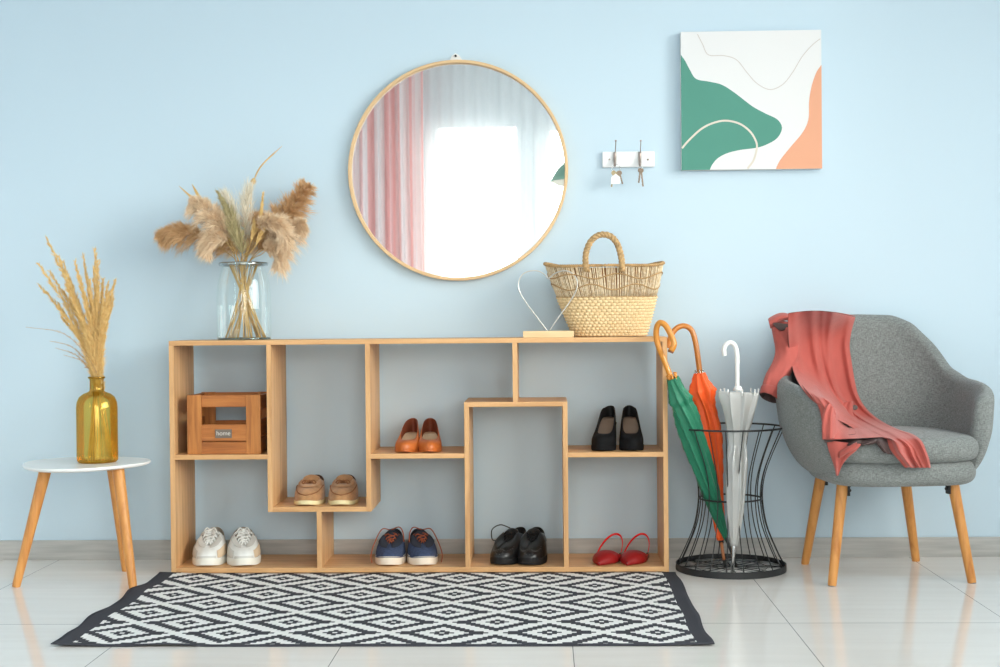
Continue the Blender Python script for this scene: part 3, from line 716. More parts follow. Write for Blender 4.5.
jar_plume('pampas_stem', 'dark tan pampas plume drooping furthest left from the jar', [(226, 252, -.19), (200, 236, -.18), (176, 230, -.17), (160, 235, -.17)], (.9, .1), (-.02, 0), .60, .044, PAM2, 1, droop=.5, spread=.55)
jar_plume('pampas_stem', 'light beige pampas plume rising at upper left of the jar', [(232, 246, -.22), (218, 222, -.23), (204, 206, -.22), (192, 201, -.22)], (.8, -.4), (-.012, -.012), .55, .050, PAM1, 2, droop=.45, spread=.6, clumps=170)
jar_plume('pampas_stem', 'beige pampas plume hanging low over the left jar rim', [(232, 250, -.24), (222, 238, -.25), (210, 238, -.25), (204, 250, -.25)], (.5, -.7), (-.02, -.02), .60, .042, PAM1, 3, droop=.6, spread=.6)
jar_plume('pampas_stem', 'brown pampas plume reaching up to the right of the jar', [(258, 250, -.15), (275, 228, -.13), (292, 207, -.12), (308, 186, -.12)], (-.9, .2), (.015, .012), .50, .062, PAM2, 4, droop=.15, spread=.6, clumps=190)
jar_plume('pampas_stem', 'light tan pampas plume under the brown right plume', [(262, 250, -.20), (276, 238, -.20), (292, 226, -.19), (304, 222, -.19)], (-.8, -.3), (.02, -.005), .52, .048, PAM1, 5, droop=.6, spread=.6)
jar_plume('pampas_stem', 'round curled beige pampas plume at front right of the jar', [(252, 240, -.25), (262, 224, -.27), (276, 222, -.27), (284, 236, -.26), (283, 252, -.25)], (-.5, -.6), (.008, -.02), .52, .036, PAM1, 6, droop=.35, spread=.55, clumps=190)
jar_plume('pampas_stem', 'short tan pampas plume in the middle behind the jar rim', [(252, 250, -.17), (256, 238, -.16), (258, 226, -.15), (259, 218, -.15)], (.1, .6), (.0, .015), .6, .058, PAM2, 7, droop=.3, spread=.5, clumps=120)
jar_plume('pampas_stem', 'fluffy beige pampas plume spilling low over the right jar rim', [(262, 254, -.235), (270, 248, -.24), (278, 250, -.24), (280, 262, -.24)], (-.6, -.5), (.022, -.015), .56, .044, PAM1, 27, droop=.6, spread=.6, clumps=110)
jar_plume('pampas_stem', 'small beige pampas plume low behind the middle of the jar rim', [(247, 254, -.15), (246, 246, -.14), (240, 240, -.13), (232, 240, -.13)], (.2, .8), (-.004, .02), .50, .050, PAM1, 29, droop=.4, spread=.6, clumps=90)
jar_plume('pampas_stem', 'tan pampas plume filling the space left of the jar centre', [(236, 250, -.17), (228, 240, -.16), (218, 236, -.15), (206, 238, -.15)], (.7, .4), (-.02, .01), .52, .052, PAM2, 28, droop=.4, spread=.6, clumps=120)
jar_plume('feather_grass_stem', 'wispy cream feather grass standing in the jar centre', [(248, 246, -.20), (248, 228, -.20), (247, 208, -.20), (249, 190, -.20)], (-.1, .3), (.0, .0), .55, .026, PAM3, 8, spread=.22, sw=.0008, clumps=80, n=8, cat='dried grass')
jar_plume('feather_grass_stem', 'slender cream feather grass left of the jar centre', [(242, 246, -.21), (238, 228, -.21), (232, 208, -.21), (226, 196, -.21)], (.2, .5), (-.005, .0), .55, .020, PAM3, 9, spread=.22, sw=.0008, clumps=70, n=8, cat='dried grass')
jar_plume('millet_stem', 'olive green dried millet bundle leaning over the jar front', [(243, 256, -.25), (236, 235, -.25), (229, 215, -.24), (219, 194, -.23)], (.3, -.8), (-.004, -.028), .50, .022, OLIVE, 10, spread=.2, sw=.0012, clumps=120, n=10, cat='dried grass', prof=lambda u: (1-u*.8))
for i, (pts, lab) in enumerate([([(250, 245, -.26), (253, 232, -.26), (254, 222, -.26)], 'short golden reed standing at front centre of the jar'),
                                ([(254, 248, -.27), (260, 236, -.27), (264, 228, -.27)], 'golden reed leaning right in front of curled plume'),
                                ([(256, 236, -.18), (261, 212, -.17), (263, 194, -.17)], 'tall golden reed between centre and right plumes')]):
    jar_plume('reed_stem', lab, pts, (.3-.3*i, -.5+.3*i), (.004*i, -.025+.012*i), .62, .007, GOLD1, 20+i, spread=.2, sw=.0014, clumps=40, n=6, cat='dried grass', prof=lambda u: (1-u*.6))
# bent stalk standing above the bouquet
sp = [Vector((jc.x-.02, jy-.02, JZ+.008)), mouth+Vector((.004, .01, 0)), at(250, 215, -.13), at(252, 190, -.10), at(254, 180, -.09), at(262, 165, -.09), at(282, 146, -.09)]
st = empty('seed_stalk', tuple(sp[0]), 0, 'tall bent golden stalk rising highest above the bouquet', 'dried stalk')
MB().tube([tuple(q) for q in smooth_path([tuple(p) for p in sp], 60)], [.0016]*42+[.0026]*14+[.0018, .0014, .001, .0006], 6).build('stem', STALK, st)
mb = MB(); mb.sphere(at(253.5, 181, -.09), .009, 8, 6, (.8, .8, 1.2)); r = random.Random(1)
for k in range(60): strand(mb, at(253.5, 181, -.09)+Vector((r.uniform(-.004, .004), r.uniform(-.004, .004), r.uniform(-.008, .004))), Vector((r.uniform(-1, 1), r.uniform(-1, 1), r.uniform(-1, 1))), .011, .002, r)
mb.build('seed_head', STALK, st)
for i, (x0, y0, x1, y1, lab) in enumerate([(208, 212, 179, 186, 'thin pale pointed leaf at far upper left of the bouquet'), (206, 210, 192, 184, 'broad golden pointed leaf above the upper left plume'), (260, 222, 263, 196, 'golden pointed leaf standing right of the jar centre')]):
    a, b = at(x0, y0, -.2), at(x1, y1, -.2); mb = MB(); d = b-a; nrm = Vector((d.z, 0, -d.x)).normalized()
    rows = []
    for k in range(11):
        t = k/10; w = (.0035 if i == 0 else .0055)*math.sin(PI*min(1, t*.9+.1))**.8*(1 if t < .98 else .1); p = a.lerp(b, t)
        rows.append([p-nrm*w+Vector((0, -.002, 0)), p, p+nrm*w+Vector((0, -.002, 0))])
    lroot = empty('dried_leaf', tuple(Vector((jc.x, jy-.01*i, JZ+.01))), 0, lab, 'dried leaf', JG)
    mb.grid(rows).build('blade', STALK, lroot, solid=.0006)
    MB().tube([tuple(q) for q in smooth_path([(jc.x+.01*i, jy-.01*i, JZ+.01), tuple(mouth+Vector((-.01+.01*i, -.01, 0))), tuple(a), tuple(a.lerp(b, .3))], 20)], .0012, 5).build('stem', STALK, lroot)
# bare stalk ends crossing inside the jar
r = random.Random(12)
for i in range(22):
    a = r.uniform(0, 2*PI); rr = JR*r.uniform(.45, .86); f = Vector((jc.x+rr*math.cos(a), jy+rr*.9*math.sin(a), JZ+.006)); tpt = mouth+Vector((-.052*math.cos(a), -.05*math.sin(a), .006))
    o = MB().tube([tuple(f), tuple(f.lerp(tpt, .5)), tuple(tpt)], [.0015, .0016, .0012], 6).build('dried_stalk', STALK)
    o.data.transform(Matrix.Translation(-f)); o.location = f
    tag(o, 'bare straw stalk crossing the others inside the glass jar', 'dried stalk', 'bare stalks crossing inside the glass jar')

# ------------------------------------------------------------------ shoes
def shoe(name, label, toe_px, heel_px, py, zs, m, sole_m, L=.26, Wd=.098, ts=.018, hh=0.0, point=1.0, prof=None, throat=.36, th_z=.075, side_z=.062, heel_z=.085, box=.05,
         topw=.62, mid_z=None, lacew=(.8, 1, 1.08), group=None, inner=None, toeY=None, edge_sole=1.03, rows=10, sub=1):
    """local frame: toe towards -Y, ground at z=0"""
    a = fl(toe_px, py, zs)
    if toeY is not None: a = at(toe_px, py, toeY)
    a.z = zs
    # aim the heel so that it falls behind heel_px
    hpnt = at(heel_px, 400, a.y+L*.98); d = Vector((hpnt.x-a.x, hpnt.y-a.y, 0)).normalized()
    c = a + d*(L/2+.004); rz = math.atan2(-d.x, d.y)
    rt = empty(name, (c.x, c.y, zs), rz, label, 'shoe', group)
    prof = prof or [(0, .93), (.28, 1.0), (.5, .86), (.75, .74), (1, .74)]
    px_, pv = zip(*prof)
    N_ = 48
    lift = lambda t: hh*sstep((t-.30)/.50) + .006*max(0, (.14-t)/.14)**1.5
    def outl(th, k=1.0, lenk=1.0):
        cs, sn = math.cos(th), math.sin(th); t = (1-cs)/2
        ee = interp(t, [0, .5, 1], [point, .9, .9]); x = math.copysign(abs(sn)**ee, sn)*Wd/2*interp(t, px_, pv)*k
        return x, -L/2*cs*lenk, t
    def topl(th):
        cs, sn = math.cos(th), math.sin(th); t = (1-cs)/2
        y0 = -L/2+L*throat; y1 = L/2-.006
        y = y0+(y1-y0)*t; tt = (y+L/2)/L
        x = math.copysign(abs(sn)**.85, sn)*Wd/2*interp(tt, px_, pv)*topw*interp(t, [0, .3, .55, 1], [lacew[0], lacew[1], lacew[2], lacew[2]])
        z = (interp(t, [0, .30, .55, .85, 1], [th_z, mid_z, side_z, heel_z*.9, heel_z]) if mid_z else interp(t, [0, .18, .55, .85, 1], [th_z, th_z*.93+side_z*.07, side_z, heel_z*.9, heel_z])) + lift(tt)
        return Vector((x, y, z)), tt
    def curve(th, k, grow=0.0):
        x, y, t = outl(th); b = Vector((x, y, ts*.8+lift(t)))
        T_, tt = topl(th)
        bz = interp(t, [0, .12, .3, .6, 1], [box*.92, box, max(box, side_z*.8), side_z*.8, heel_z*.62])
        out = Vector((x, y, 0)); out = out.normalized() if out.length > 0 else out
        c1 = b+Vector((out.x*.004, out.y*.004, (bz-ts)*.85))
        w = interp(t, [0, .25, .6, 1], [.33, .30, .35, .5])
        c2 = b.lerp(T_, w); c2.z = lift(t)+bz+.45*(T_.z-lift(tt)-bz)
        p = b*(1-k)**3+c1*3*k*(1-k)**2+c2*3*k*k*(1-k)+T_*k**3
        return p
    ths = [2*PI*j/N_ for j in range(N_)]
    rings = [[curve(th, k/rows) for th in ths] for k in range(rows+1)]
    MB().loft(rings, False, False).build('upper', m, rt, local=True, solid=.003, sub=sub, mat2=inner or m)
    # insole
    ins = [[(outl(th, .86, .93)[0], outl(th, .86, .93)[1], ts*.9+.004+lift(outl(th)[2])) for th in ths]]
    y_sorted = MB(); nn = N_//2
    rws = []
    for j in range(nn+1):
        x, y, t = outl(PI*j/nn, .88, .95); rws.append([(x*f, y, ts*.9+.004+lift(t)) for f in (-1, -.5, 0, .5, 1)])
    y_sorted.grid(rws).build('insole', inner or m, rt, local=True)
    # sole
    def sring(k, z, addl=True):
        o_ = []
        for th in ths:
            x, y, t = outl(th, edge_sole*k, 1.0+(edge_sole-1)*.6); o_.append((x, y, z+lift(t)))
        return o_
    so = MB(); rr = []
    nn = N_
    so.loft([sring(.97, 0.0005), sring(1.0, ts*.25), sring(1.0, ts*.85), sring(.97, ts)], False, False)
    for zz_, flip in ((0.0005, 1), (ts, 0)):
        rws = []
        for j in range(N_//2+1):
            x, y, t = outl(PI*j/(N_//2), edge_sole*.97, 1.0+(edge_sole-1)*.6); rws.append([(x*f*(1 if flip else -1), y, zz_+lift(t)) for f in (-1, 0, 1)])
        so.grid(rws)
    so.build('sole', sole_m, rt, local=True, auto=50)
    return rt, curve, topl, outl, lift, dict(L=L, W=Wd, ts=ts, throat=throat, th_z=th_z)
def tongue(rt, topl, P_, m, top, width=.045, fwd=.02, ln=.085, name='tongue'):
    y0 = -P_['L']/2+P_['L']*P_['throat']; rows = []
    for i in range(9):
        u = i/8; y = y0-fwd+(ln+fwd)*u; zc = P_['th_z']-.010+(top-P_['th_z']+.010)*u**1.0
        w = width*(.75+.35*u)*(1 if u < .9 else .85)
        rows.append([(w/2*v, y-.002*(1-abs(v)), zc-.010*v*v) for v in (-1, -.6, 0, .6, 1)])
    return MB().grid(rows).build(name, m, rt, local=True, solid=.004, sub=1)
def laces(rt, topl, m, rows=4, r=.0019, rise=.006, bow=True, spread=.20, cross=True, loops=None, t0=.06):
    mb = MB()
    for i in range(rows):
        th = PI*(t0+spread*(i)/max(1, rows-1)); th2 = PI*(t0+spread*(i+1)/max(1, rows-1)) if cross else th
        for sg in (1, -1):
            a, _ = topl(th if sg > 0 else -th); b, _ = topl(-th2 if sg > 0 else th2)
            mid = (a+b)/2+Vector((0, 0, rise+.002*sg))
            pts = smooth_path([tuple(a+Vector((0, -.003, -.002))), tuple(a.lerp(mid, .35)+Vector((0, 0, rise*.8))), tuple(mid), tuple(b.lerp(mid, .35)+Vector((0, 0, rise*.8))), tuple(b+Vector((0, -.003, -.002)))], 12)
            mb.tube([tuple(p) for p in pts], r, 6)
    if bow:
        th = PI*(t0+spread); a, _ = topl(th); c = Vector((0, a.y-.004, a.z+rise+.004))
        mb.sphere(c, r*2.4, 8, 6)
        for sg in (1, -1):
            for l_, dz, dy in (bow if isinstance(bow, list) else [(.022, .006, -.006)]):
                pts = smooth_path([tuple(c), tuple(c+Vector((sg*l_*.6, dy*.5, dz))), tuple(c+Vector((sg*l_, dy, dz*.2-.004))), tuple(c+Vector((sg*l_*.6, dy-.004, -.006))), tuple(c)], 18)
                mb.tube([tuple(p) for p in pts], r*.85, 6)
            pts = smooth_path([tuple(c), tuple(c+Vector((sg*.012, -.012, .001))), tuple(c+Vector((sg*.020, -.020, -.016)))], 10); mb.tube([tuple(p) for p in pts], r*.85, 6)
    for lp in (loops or []): mb.tube([tuple(p) for p in smooth_path(lp, 22)], r, 6)
    return mb.build('laces', m, rt, local=True)
def overlay(rt, curve, name, m, th0, th1, k0, k1, off=.0015, n=16, mrows=6, kf=None, solid=.001, sub=1):
    """patch lying on the upper between angles and heights"""
    rows = []
    cen = Vector((0, 0, .02))
    for i in range(mrows+1):
        row = []
        for j in range(n+1):
            th = th0+(th1-th0)*j/n; lo, hi = (kf(j/n) if kf else (k0, k1)); k = lo+(hi-lo)*i/mrows
            p = curve(th, k); e = 1e-3; d1 = curve(th+e, k)-curve(th-e, k); d2 = curve(th, min(1, k+e))-curve(th, max(0, k-e)); nn = d1.cross(d2)
            if nn.length > 0: nn.normalize()
            if nn.dot(p-Vector((0, p.y*.6, .0))) < 0: nn = -nn
            row.append(p+nn*off)
        rows.append(row)
    return MB().grid(rows).build(name, m, rt, local=True, solid=solid, solid_off=1, sub=sub)

FLZ, MIDZ = 0.0205, 0.223
# white trainers
SNW = mat('white_trainer_leather', (236, 236, 232), 0.5, noise=.05, nscale=60); SNG = mat('light_grey_trainer_suede', (204, 202, 196), 0.8); SNB = mat('beige_trainer_trim', (214, 190, 160), 0.7); SOLW = mat('off_white_rubber_sole', (232, 230, 220), 0.5); LIN = mat('grey_lining', (168, 164, 154), 0.9)
for i, (tp, hpx, lab) in enumerate(((206, 214, 'white trainer with laces on bottom shelf, left shoe of the white pair'), (244, 242, 'white trainer with laces on bottom shelf, right shoe of the white pair'))):
    rt, cv, tl, ol, lf, P_ = shoe('white_trainer', lab, tp, hpx, 566.2, FLZ, SNW, SOLW, L=.245, Wd=.118, ts=.024, throat=.27, th_z=.062, mid_z=.094, side_z=.080, heel_z=.100, box=.048, topw=.82, lacew=(.60, .72, 1.08), group='pair of white trainers', inner=LIN, edge_sole=1.06, toeY=-.278, point=.8)
    tongue(rt, tl, P_, SNG, .112, .052, .010, .072)
    laces(rt, tl, SNW, 5, .0030, .007, [(.020, .010, -.004)], .30, t0=.07)
    overlay(rt, cv, 'toe_guard', SNG, -PI*.16, PI*.16, 0, .22, .001)
    overlay(rt, cv, 'side_trim', SNB, PI*.18, PI*.62, .1, .5, .001); overlay(rt, cv, 'side_trim', SNG, -PI*.62, -PI*.18, .1, .5, .001)
    overlay(rt, cv, 'eyelet_panel', SNG, PI*.05, PI*.35, .72, .97, .002); overlay(rt, cv, 'eyelet_panel', SNG, -PI*.35, -PI*.05, .72, .97, .002)
# tan moccasins
TAN = mat('tan_suede', (186, 136, 88), 0.85, noise=.16, nscale=60, sheen=.3, bump=.2, bscale=500); TAND = mat('dark_brown_lining', (84, 54, 40), 0.8); CRS = mat('cream_sole', (226, 212, 166), 0.6); SEAM = mat('brown_seam', (140, 92, 56), 0.8)
for i, (tp, hpx, lab) in enumerate(((305, 316, 'tan suede slip-on with bow and cream sole, left one of the pair'), (340.5, 347, 'tan suede slip-on with bow and cream sole, right one of the pair'))):
    rt, cv, tl, ol, lf, P_ = shoe('tan_moccasin', lab, tp, hpx, 502.6, MIDZ, TAN, CRS, L=.245, Wd=.108, ts=.014, throat=.36, th_z=.064, mid_z=.080, side_z=.064, heel_z=.080, box=.042, topw=.80, lacew=(.70, .85, 1.08), group='pair of tan suede shoes', inner=TAND, toeY=-.278, point=.75)
    pts = [cv(PI*(-.42+.84*j/30), .30+.30*abs(j/15-1)) + Vector((0, 0, .0015)) for j in range(31)]
    MB().tube([tuple(p) for p in pts], .0019, 6).build('apron_seam', SEAM, rt, local=True)
    tongue(rt, tl, P_, TAN, .094, .060, .012, .050)
    overlay(rt, cv, 'saddle_strap', TAN, -PI*.34, PI*.34, .72, .93, .003, 20, 3, solid=.002)
    laces(rt, tl, SEAM, 1, .0022, .004, [(.024, .004, -.010)], .04, t0=.07)
# navy canvas
NAVY = mat('navy_canvas', (62, 76, 108), 0.9, noise=.25, nscale=120, bump=.3, bscale=900); NAVD = mat('dark_navy_suede', (42, 46, 58), 0.9); RUB = mat('cream_white_rubber', (236, 222, 204), 0.5); LACEB = mat('rust_brown_laces', (150, 74, 44), 0.7)
for i, (tp, hpx, lab) in enumerate(((388.5, 393, 'navy canvas shoe with rust laces and pale sole, left one of the pair'), (425, 417, 'navy canvas shoe with rust laces and pale sole, right one of the pair'))):
    rt, cv, tl, ol, lf, P_ = shoe('navy_canvas_shoe', lab, tp, hpx, 565.6, FLZ, NAVY, RUB, L=.245, Wd=.108, ts=.028, throat=.33, th_z=.064, mid_z=.088, side_z=.072, heel_z=.092, box=.050, topw=.80, lacew=(.55, .68, 1.08), group='pair of navy canvas shoes', inner=NAVD, edge_sole=1.05, toeY=-.278, point=.75)
    tongue(rt, tl, P_, NAVD, .102, .048, .012, .062)
    sd = -1 if i == 0 else 1
    lo = [[(0.006*sd, -.005, .105), (sd*.03, -.03, .110), (sd*.05, -.055, .075), (sd*.062, -.085, .035), (sd*.058, -.10, .008)],
          [(0.0, -.005, .105), (-sd*.028, -.02, .116), (-sd*.042, -.035, .10), (-sd*.046, -.045, .07)]]
    laces(rt, tl, LACEB, 4, .0019, .005, None, .28, loops=lo)
    overlay(rt, cv, 'toe_cap', NAVY, -PI*.30, PI*.30, .0, .36, .001); overlay(rt, cv, 'eyelet_panel', NAVD, PI*.04, PI*.5, .62, .97, .002); overlay(rt, cv, 'eyelet_panel', NAVD, -PI*.5, -PI*.04, .62, .97, .002)
    MB().tube([(ol(2*PI*j/60, 1.058, 1.035)[0], ol(2*PI*j/60, 1.058, 1.035)[1], .0255+lf(ol(2*PI*j/60)[2])) for j in range(60)], .0012, 5, closed=True).build('sole_stripe', mat('navy_stripe', (60, 70, 100), .6), rt, local=True)
# black brogues
BLK = mat('black_polished_leather', (20, 20, 21), 0.32, spec=.45, coat=.08); BLKS = mat('black_rubber', (24, 24, 25), 0.6, spec=.3); DOT = mat('brogue_punching', (120, 120, 118), 0.5)
for i, (tp, hpx, lab) in enumerate(((498, 521, 'black leather brogue lace-up, left one turned outward'), (528.5, 536, 'black leather brogue lace-up, right one nearest the front'))):
    rt, cv, tl, ol, lf, P_ = shoe('black_brogue', lab, tp, hpx, 564.2 if i == 0 else 566.5, FLZ, BLK, BLKS, L=.245, Wd=.108, ts=.022, throat=.36, th_z=.066, mid_z=.094, side_z=.078, heel_z=.096, box=.048, topw=.78, lacew=(.55, .68, 1.08), group='pair of black brogues', inner=BLKS, edge_sole=1.05, toeY=-.270 if i == 0 else -.281, point=.75)
    tongue(rt, tl, P_, BLK, .108, .048, .015, .060)
    lo = [[(0, -.0, .108), (-.03, -.015, .120), (-.055, -.03, .105), (-.050, -.045, .075), (-.035, -.05, .07)]] if i == 0 else []
    laces(rt, tl, BLKS, 4, .0019, .005, None, .28, loops=lo)
    overlay(rt, cv, 'toe_cap', BLK, -PI*.26, PI*.26, .0, .5, .0012, 22, 8, kf=lambda u: (0, .50-.12*abs(math.sin(2*PI*u))))
    mb = MB()
    for j in range(19):
        u = j/18; th = -PI*.26+PI*.52*u; p = cv(th, .53-.12*abs(math.sin(2*PI*u))); mb.sphere(p+Vector((0, -.001, .0022)), .0012, 6, 4)
    for j in range(9):
        a = 2*PI*j/9; p = cv(PI*.06*math.cos(a), .30+.09*math.sin(a)); mb.sphere(p+Vector((0, -.001, .0026)), .0010, 6, 4)
    mb.build('punched_dots', DOT, rt, local=True)
    overlay(rt, cv, 'eyelet_panel', BLK, PI*.04, PI*.5, .55, .97, .002); overlay(rt, cv, 'eyelet_panel', BLK, -PI*.5, -PI*.04, .55, .97, .002)
# court shoes
ORA = mat('tan_orange_leather', (198, 106, 46), 0.38, spec=.5, noise=.1, nscale=20); ORI = mat('rust_inner_leather', (130, 64, 38), 0.6); INS = mat('beige_insole', (208, 178, 146), 0.6)
BLV = mat('black_suede', (22, 22, 24), 0.8, spec=.15); BLI = mat('dark_inner_lining', (16, 15, 15), 0.7); INB = mat('bronze_insole', (116, 98, 84), 0.5)
def heel_block(rt, m, L, Wd, hh, w_top, w_bot, y_c, d_top, d_bot, ztop):
    rings = []
    for k in range(6):
        u = k/5; w = w_bot+(w_top-w_bot)*u**1.6; d = d_bot+(d_top-d_bot)*u**1.6; z = .0005+ztop*u
        cy = L/2-.004-d_top/2*.2-(d/2)
        rings.append([(w/2*math.copysign(abs(math.cos(2*PI*j/20))**.8, math.cos(2*PI*j/20)), cy+d/2*math.sin(2*PI*j/20), z) for j in range(20)])
    MB().loft(rings).build('heel', m, rt, local=True, auto=50)
def recolor_insole(rt, m):
    for c in rt.children:
        if c.name.startswith('insole'): c.data.materials.clear(); c.data.materials.append(m)
PUMP = [(0, .74), (.16, .97), (.28, 1.0), (.5, .76), (.75, .60), (1, .58)]
for i, (tp, hpx, lab) in enumerate(((404, 413, 'tan orange leather court shoe, left one of the pair'), (429.5, 430, 'tan orange leather court shoe, right one of the pair'))):
    rt, cv, tl, ol, lf, P_ = shoe('tan_court_shoe', lab, tp, hpx, 451.2, .399, ORA, ORA, L=.215, Wd=.090, ts=.006, hh=.045, throat=.27, th_z=.040, side_z=.040, heel_z=.058, box=.036, topw=.84, group='pair of tan court shoes', inner=ORI, toeY=-.278, point=.9, prof=PUMP)
    heel_block(rt, ORA, .215, .08, .045, .046, .034, 0, .045, .034, .045); recolor_insole(rt, INS)
for i, (tp, hpx, lab) in enumerate(((600, 611, 'black high-heeled platform court shoe, left one of the pair'), (632.5, 629, 'black high-heeled platform court shoe, right one of the pair'))):
    rt, cv, tl, ol, lf, P_ = shoe('black_high_heel', lab, tp, hpx, 450.2, .400, BLV, BLV, L=.205, Wd=.090, ts=.020, hh=.080, throat=.27, th_z=.056, side_z=.054, heel_z=.062, box=.052, topw=.82, group='pair of black high heels', inner=BLI, toeY=-.275, point=.8, prof=PUMP)
    heel_block(rt, BLV, .205, .08, .08, .050, .016, 0, .048, .018, .084); recolor_insole(rt, INB)
# red slingbacks
RED = mat('red_patent', (244, 6, 8), 0.28, spec=.55); REDI = mat('red_inner', (150, 16, 18), 0.5)
for i, (tp, hpx, lab) in enumerate(((599, 617, 'red pointed slingback flat shoe, left one of the pair'), (627, 643, 'red pointed slingback flat shoe, right one of the pair'))):
    a = at(tp, 566.3, -.280); a.z = FLZ; L_ = .215; hp2 = at(hpx, 400, a.y+L_); d = Vector((hp2.x-a.x, hp2.y-a.y, 0)).normalized(); c = a+d*L_/2
    rt = empty('red_slingback', (c.x, c.y, FLZ), math.atan2(-d.x, d.y), lab, 'shoe', 'pair of red slingbacks')
    Wd = .082
    def hw(t): return Wd/2*interp(t, [0, .05, .15, .30, .45, .6, .8, 1], [.02, .22, .62, .98, 1.0, .8, .74, .0]) if t < .8 else Wd/2*.74*math.sqrt(max(0, 1-((t-.8)/.2)**2))
    rows = []; top = []
    for k in range(33):
        t = k/32; y = -L_/2+L_*t; w = hw(t); rows.append([(w*f, y, .0015) for f in (-1, -.5, 0, .5, 1)]); top.append([(w*f, y, .007) for f in (-1, -.5, 0, .5, 1)])
    mb = MB(); mb.grid(rows); mb.grid([r_[::-1] for r_ in top])
    mb.loft([[rows[k][0] for k in range(33)]+[rows[k][4] for k in range(32, -1, -1)], [top[k][0] for k in range(33)]+[top[k][4] for k in range(32, -1, -1)]], False, False)
    mb.build('sole', REDI, rt, local=True)
    rr = []
    for k in range(17):     # vamp
        t = .43*k/16; y = -L_/2+L_*t+.0; w = hw(t)*1.03+.0008; hgt = .008+.026*math.sin(PI/2*min(1, t/.34))
        rr.append([(w*math.cos(PI*j/12), y-.006*math.sin(PI*j/12)*0+(.020*abs(math.cos(PI*j/12))**2 if k == 16 else 0), .004+hgt*math.sin(PI*j/12)**.75) for j in range(13)])
    MB().grid(rr).build('vamp', RED, rt, local=True, solid=.002, sub=1, mat2=REDI)
    pts = []; n_ = 25; wv = hw(.43)*1.0; y0 = -L_/2+L_*.46
    rows = []
    for k in range(n_):
        a_ = PI*k/(n_-1); x = wv*.96*math.cos(a_); s_ = math.sin(a_); y = y0+(L_*.50)*s_**.9; z_ = .014+.062*s_**.9
        hh_ = .0035; rows.append([(x, y, z_-hh_), (x*1.03, y+.001, z_+hh_)])
    MB().grid(rows).build('heel_strap', RED, rt, local=True, solid=.0022)
    mb = MB(); mb.box(wv*.90, wv*1.06, y0+.012, y0+.022, .012, .028); mb.build('buckle', DARKK, rt, local=True, smooth=False, bevel=.001)
    mb = MB(); mb.box(-.018, .018, L_/2-.045, L_/2-.012, .0002, .0016); mb.build('heel', BLKS, rt, local=True, smooth=False)

# ------------------------------------------------------------------ umbrella stand
sx, sy = 0.614, -0.235; SR = .183
us = empty('umbrella_stand', (sx, sy, 0), 0, 'black wire umbrella stand with flared top and waisted middle', 'umbrella stand')
mb = MB(); mb.lathe([(SR-.004, .002), (SR, .0005), (SR, .022), (SR-.003, .0225), (SR-.004, .010), (SR-.004, .002)], sx, sy, 64)
mb.lathe([(.001, .001), (SR-.003, .001), (SR-.003, .004), (.001, .004)], sx, sy, 64)
mb.build('base_tray', BLACKM, us, auto=40)
ztop = at(729, 427, sy).z; zmid = at(729, 498, sy).z; RT, RM = .1775, .104
def circ(r, z, n=64): return [(sx+r*math.cos(2*PI*j/n), sy+r*math.sin(2*PI*j/n), z) for j in range(n)]
MB().tube(circ(RT, ztop), .0032, 8, closed=True).build('top_ring', BLACKM, us)
MB().tube(circ(RM, zmid), .0030, 8, closed=True).build('middle_ring', BLACKM, us)
wprof = [(SR-.006, .018), (.152, .070), (.120, .150), (.104+.002, zmid), (.112, zmid+.07), (.135, zmid+.14), (RT, ztop)]
for k in range(20):
    a = 2*PI*(k+.35)/20
    pts = smooth_path([(r_*math.cos(a)+sx, r_*math.sin(a)+sy, z_) for r_, z_ in wprof], 24)
    MB().tube([tuple(p) for p in pts], .0019, 6).build('upright_wire', BLACKM, us)
# openwork scroll base with grey pebbled filling
mb = MB(); mb.lathe([(.001, .0065), (SR-.005, .0065), (SR-.005, .0045), (.001, .0045)], sx, sy, 48)
mb.build('base_lining', mat('grey_speckled_lining', (236, 234, 230), 0.9, col2=(150, 148, 146), nscale=70), us)
mb = MB()
for k in range(8):
    a = 2*PI*k/8; mb.tube([(sx+.004*math.cos(a), sy+.004*math.sin(a), .010), (sx+(SR-.006)*math.cos(a), sy+(SR-.006)*math.sin(a), .010)], .0018, 5)
    for s_ in (1, -1):
        pts = []
        for j in range(22):
            u = j/21; ang_ = a+s_*(.08+.26*math.sin(u*PI*1.5)*1.0); rr_ = .05+.12*u-.02*math.sin(u*6); pts.append((sx+rr_*math.cos(ang_), sy+rr_*math.sin(ang_), .0095))
        mb.tube(pts, .0010, 5)
mb.tube(circ(.05, .0095, 32), .0012, 5, closed=True); mb.tube(circ(.12, .0095, 48), .0011, 5, closed=True)
mb.build('scroll_grille', BLACKM, us)

# ------------------------------------------------------------------ umbrellas
def canopy(path, radii, m, parent, pleats=8, amp=.35, twist=1.2, name='canopy', n=64, seed=0, solid=.0006):
    P = [Vector(q) for q in smooth_path([tuple(p) for p in path], 60)]; K = 60; r = random.Random(seed)
    rx = [interp(i/(K-1), [q[0] for q in radii], [q[1] for q in radii]) for i in range(K)]
    rings = []
    n1 = None
    for i, p in enumerate(P):
        t = (P[min(i+1, K-1)]-P[max(i-1, 0)]).normalized(); a = Vector((0, -1, 0)); n1 = (a-t*a.dot(t)).normalized(); n2 = t.cross(n1); u = i/(K-1)
        ring = []
        for j in range(n):
            th = 2*PI*j/n; ph = (th*pleats/(2*PI)+twist*u*1.3) % 1.0
            saw = ph**1.6 if ph < .85 else (1-ph)/.15*.77
            rad = rx[i]*(1-amp*(1-saw)*(.45+.55*min(1, rx[i]/.03)))*(1+.05*math.sin(th*3+u*17+seed))
            ring.append(p+(n1*math.cos(th)+n2*math.sin(th))*rad)
        rings.append(ring)
    return MB().loft(rings, False, True).build(name, m, parent, sub=0, solid=solid)
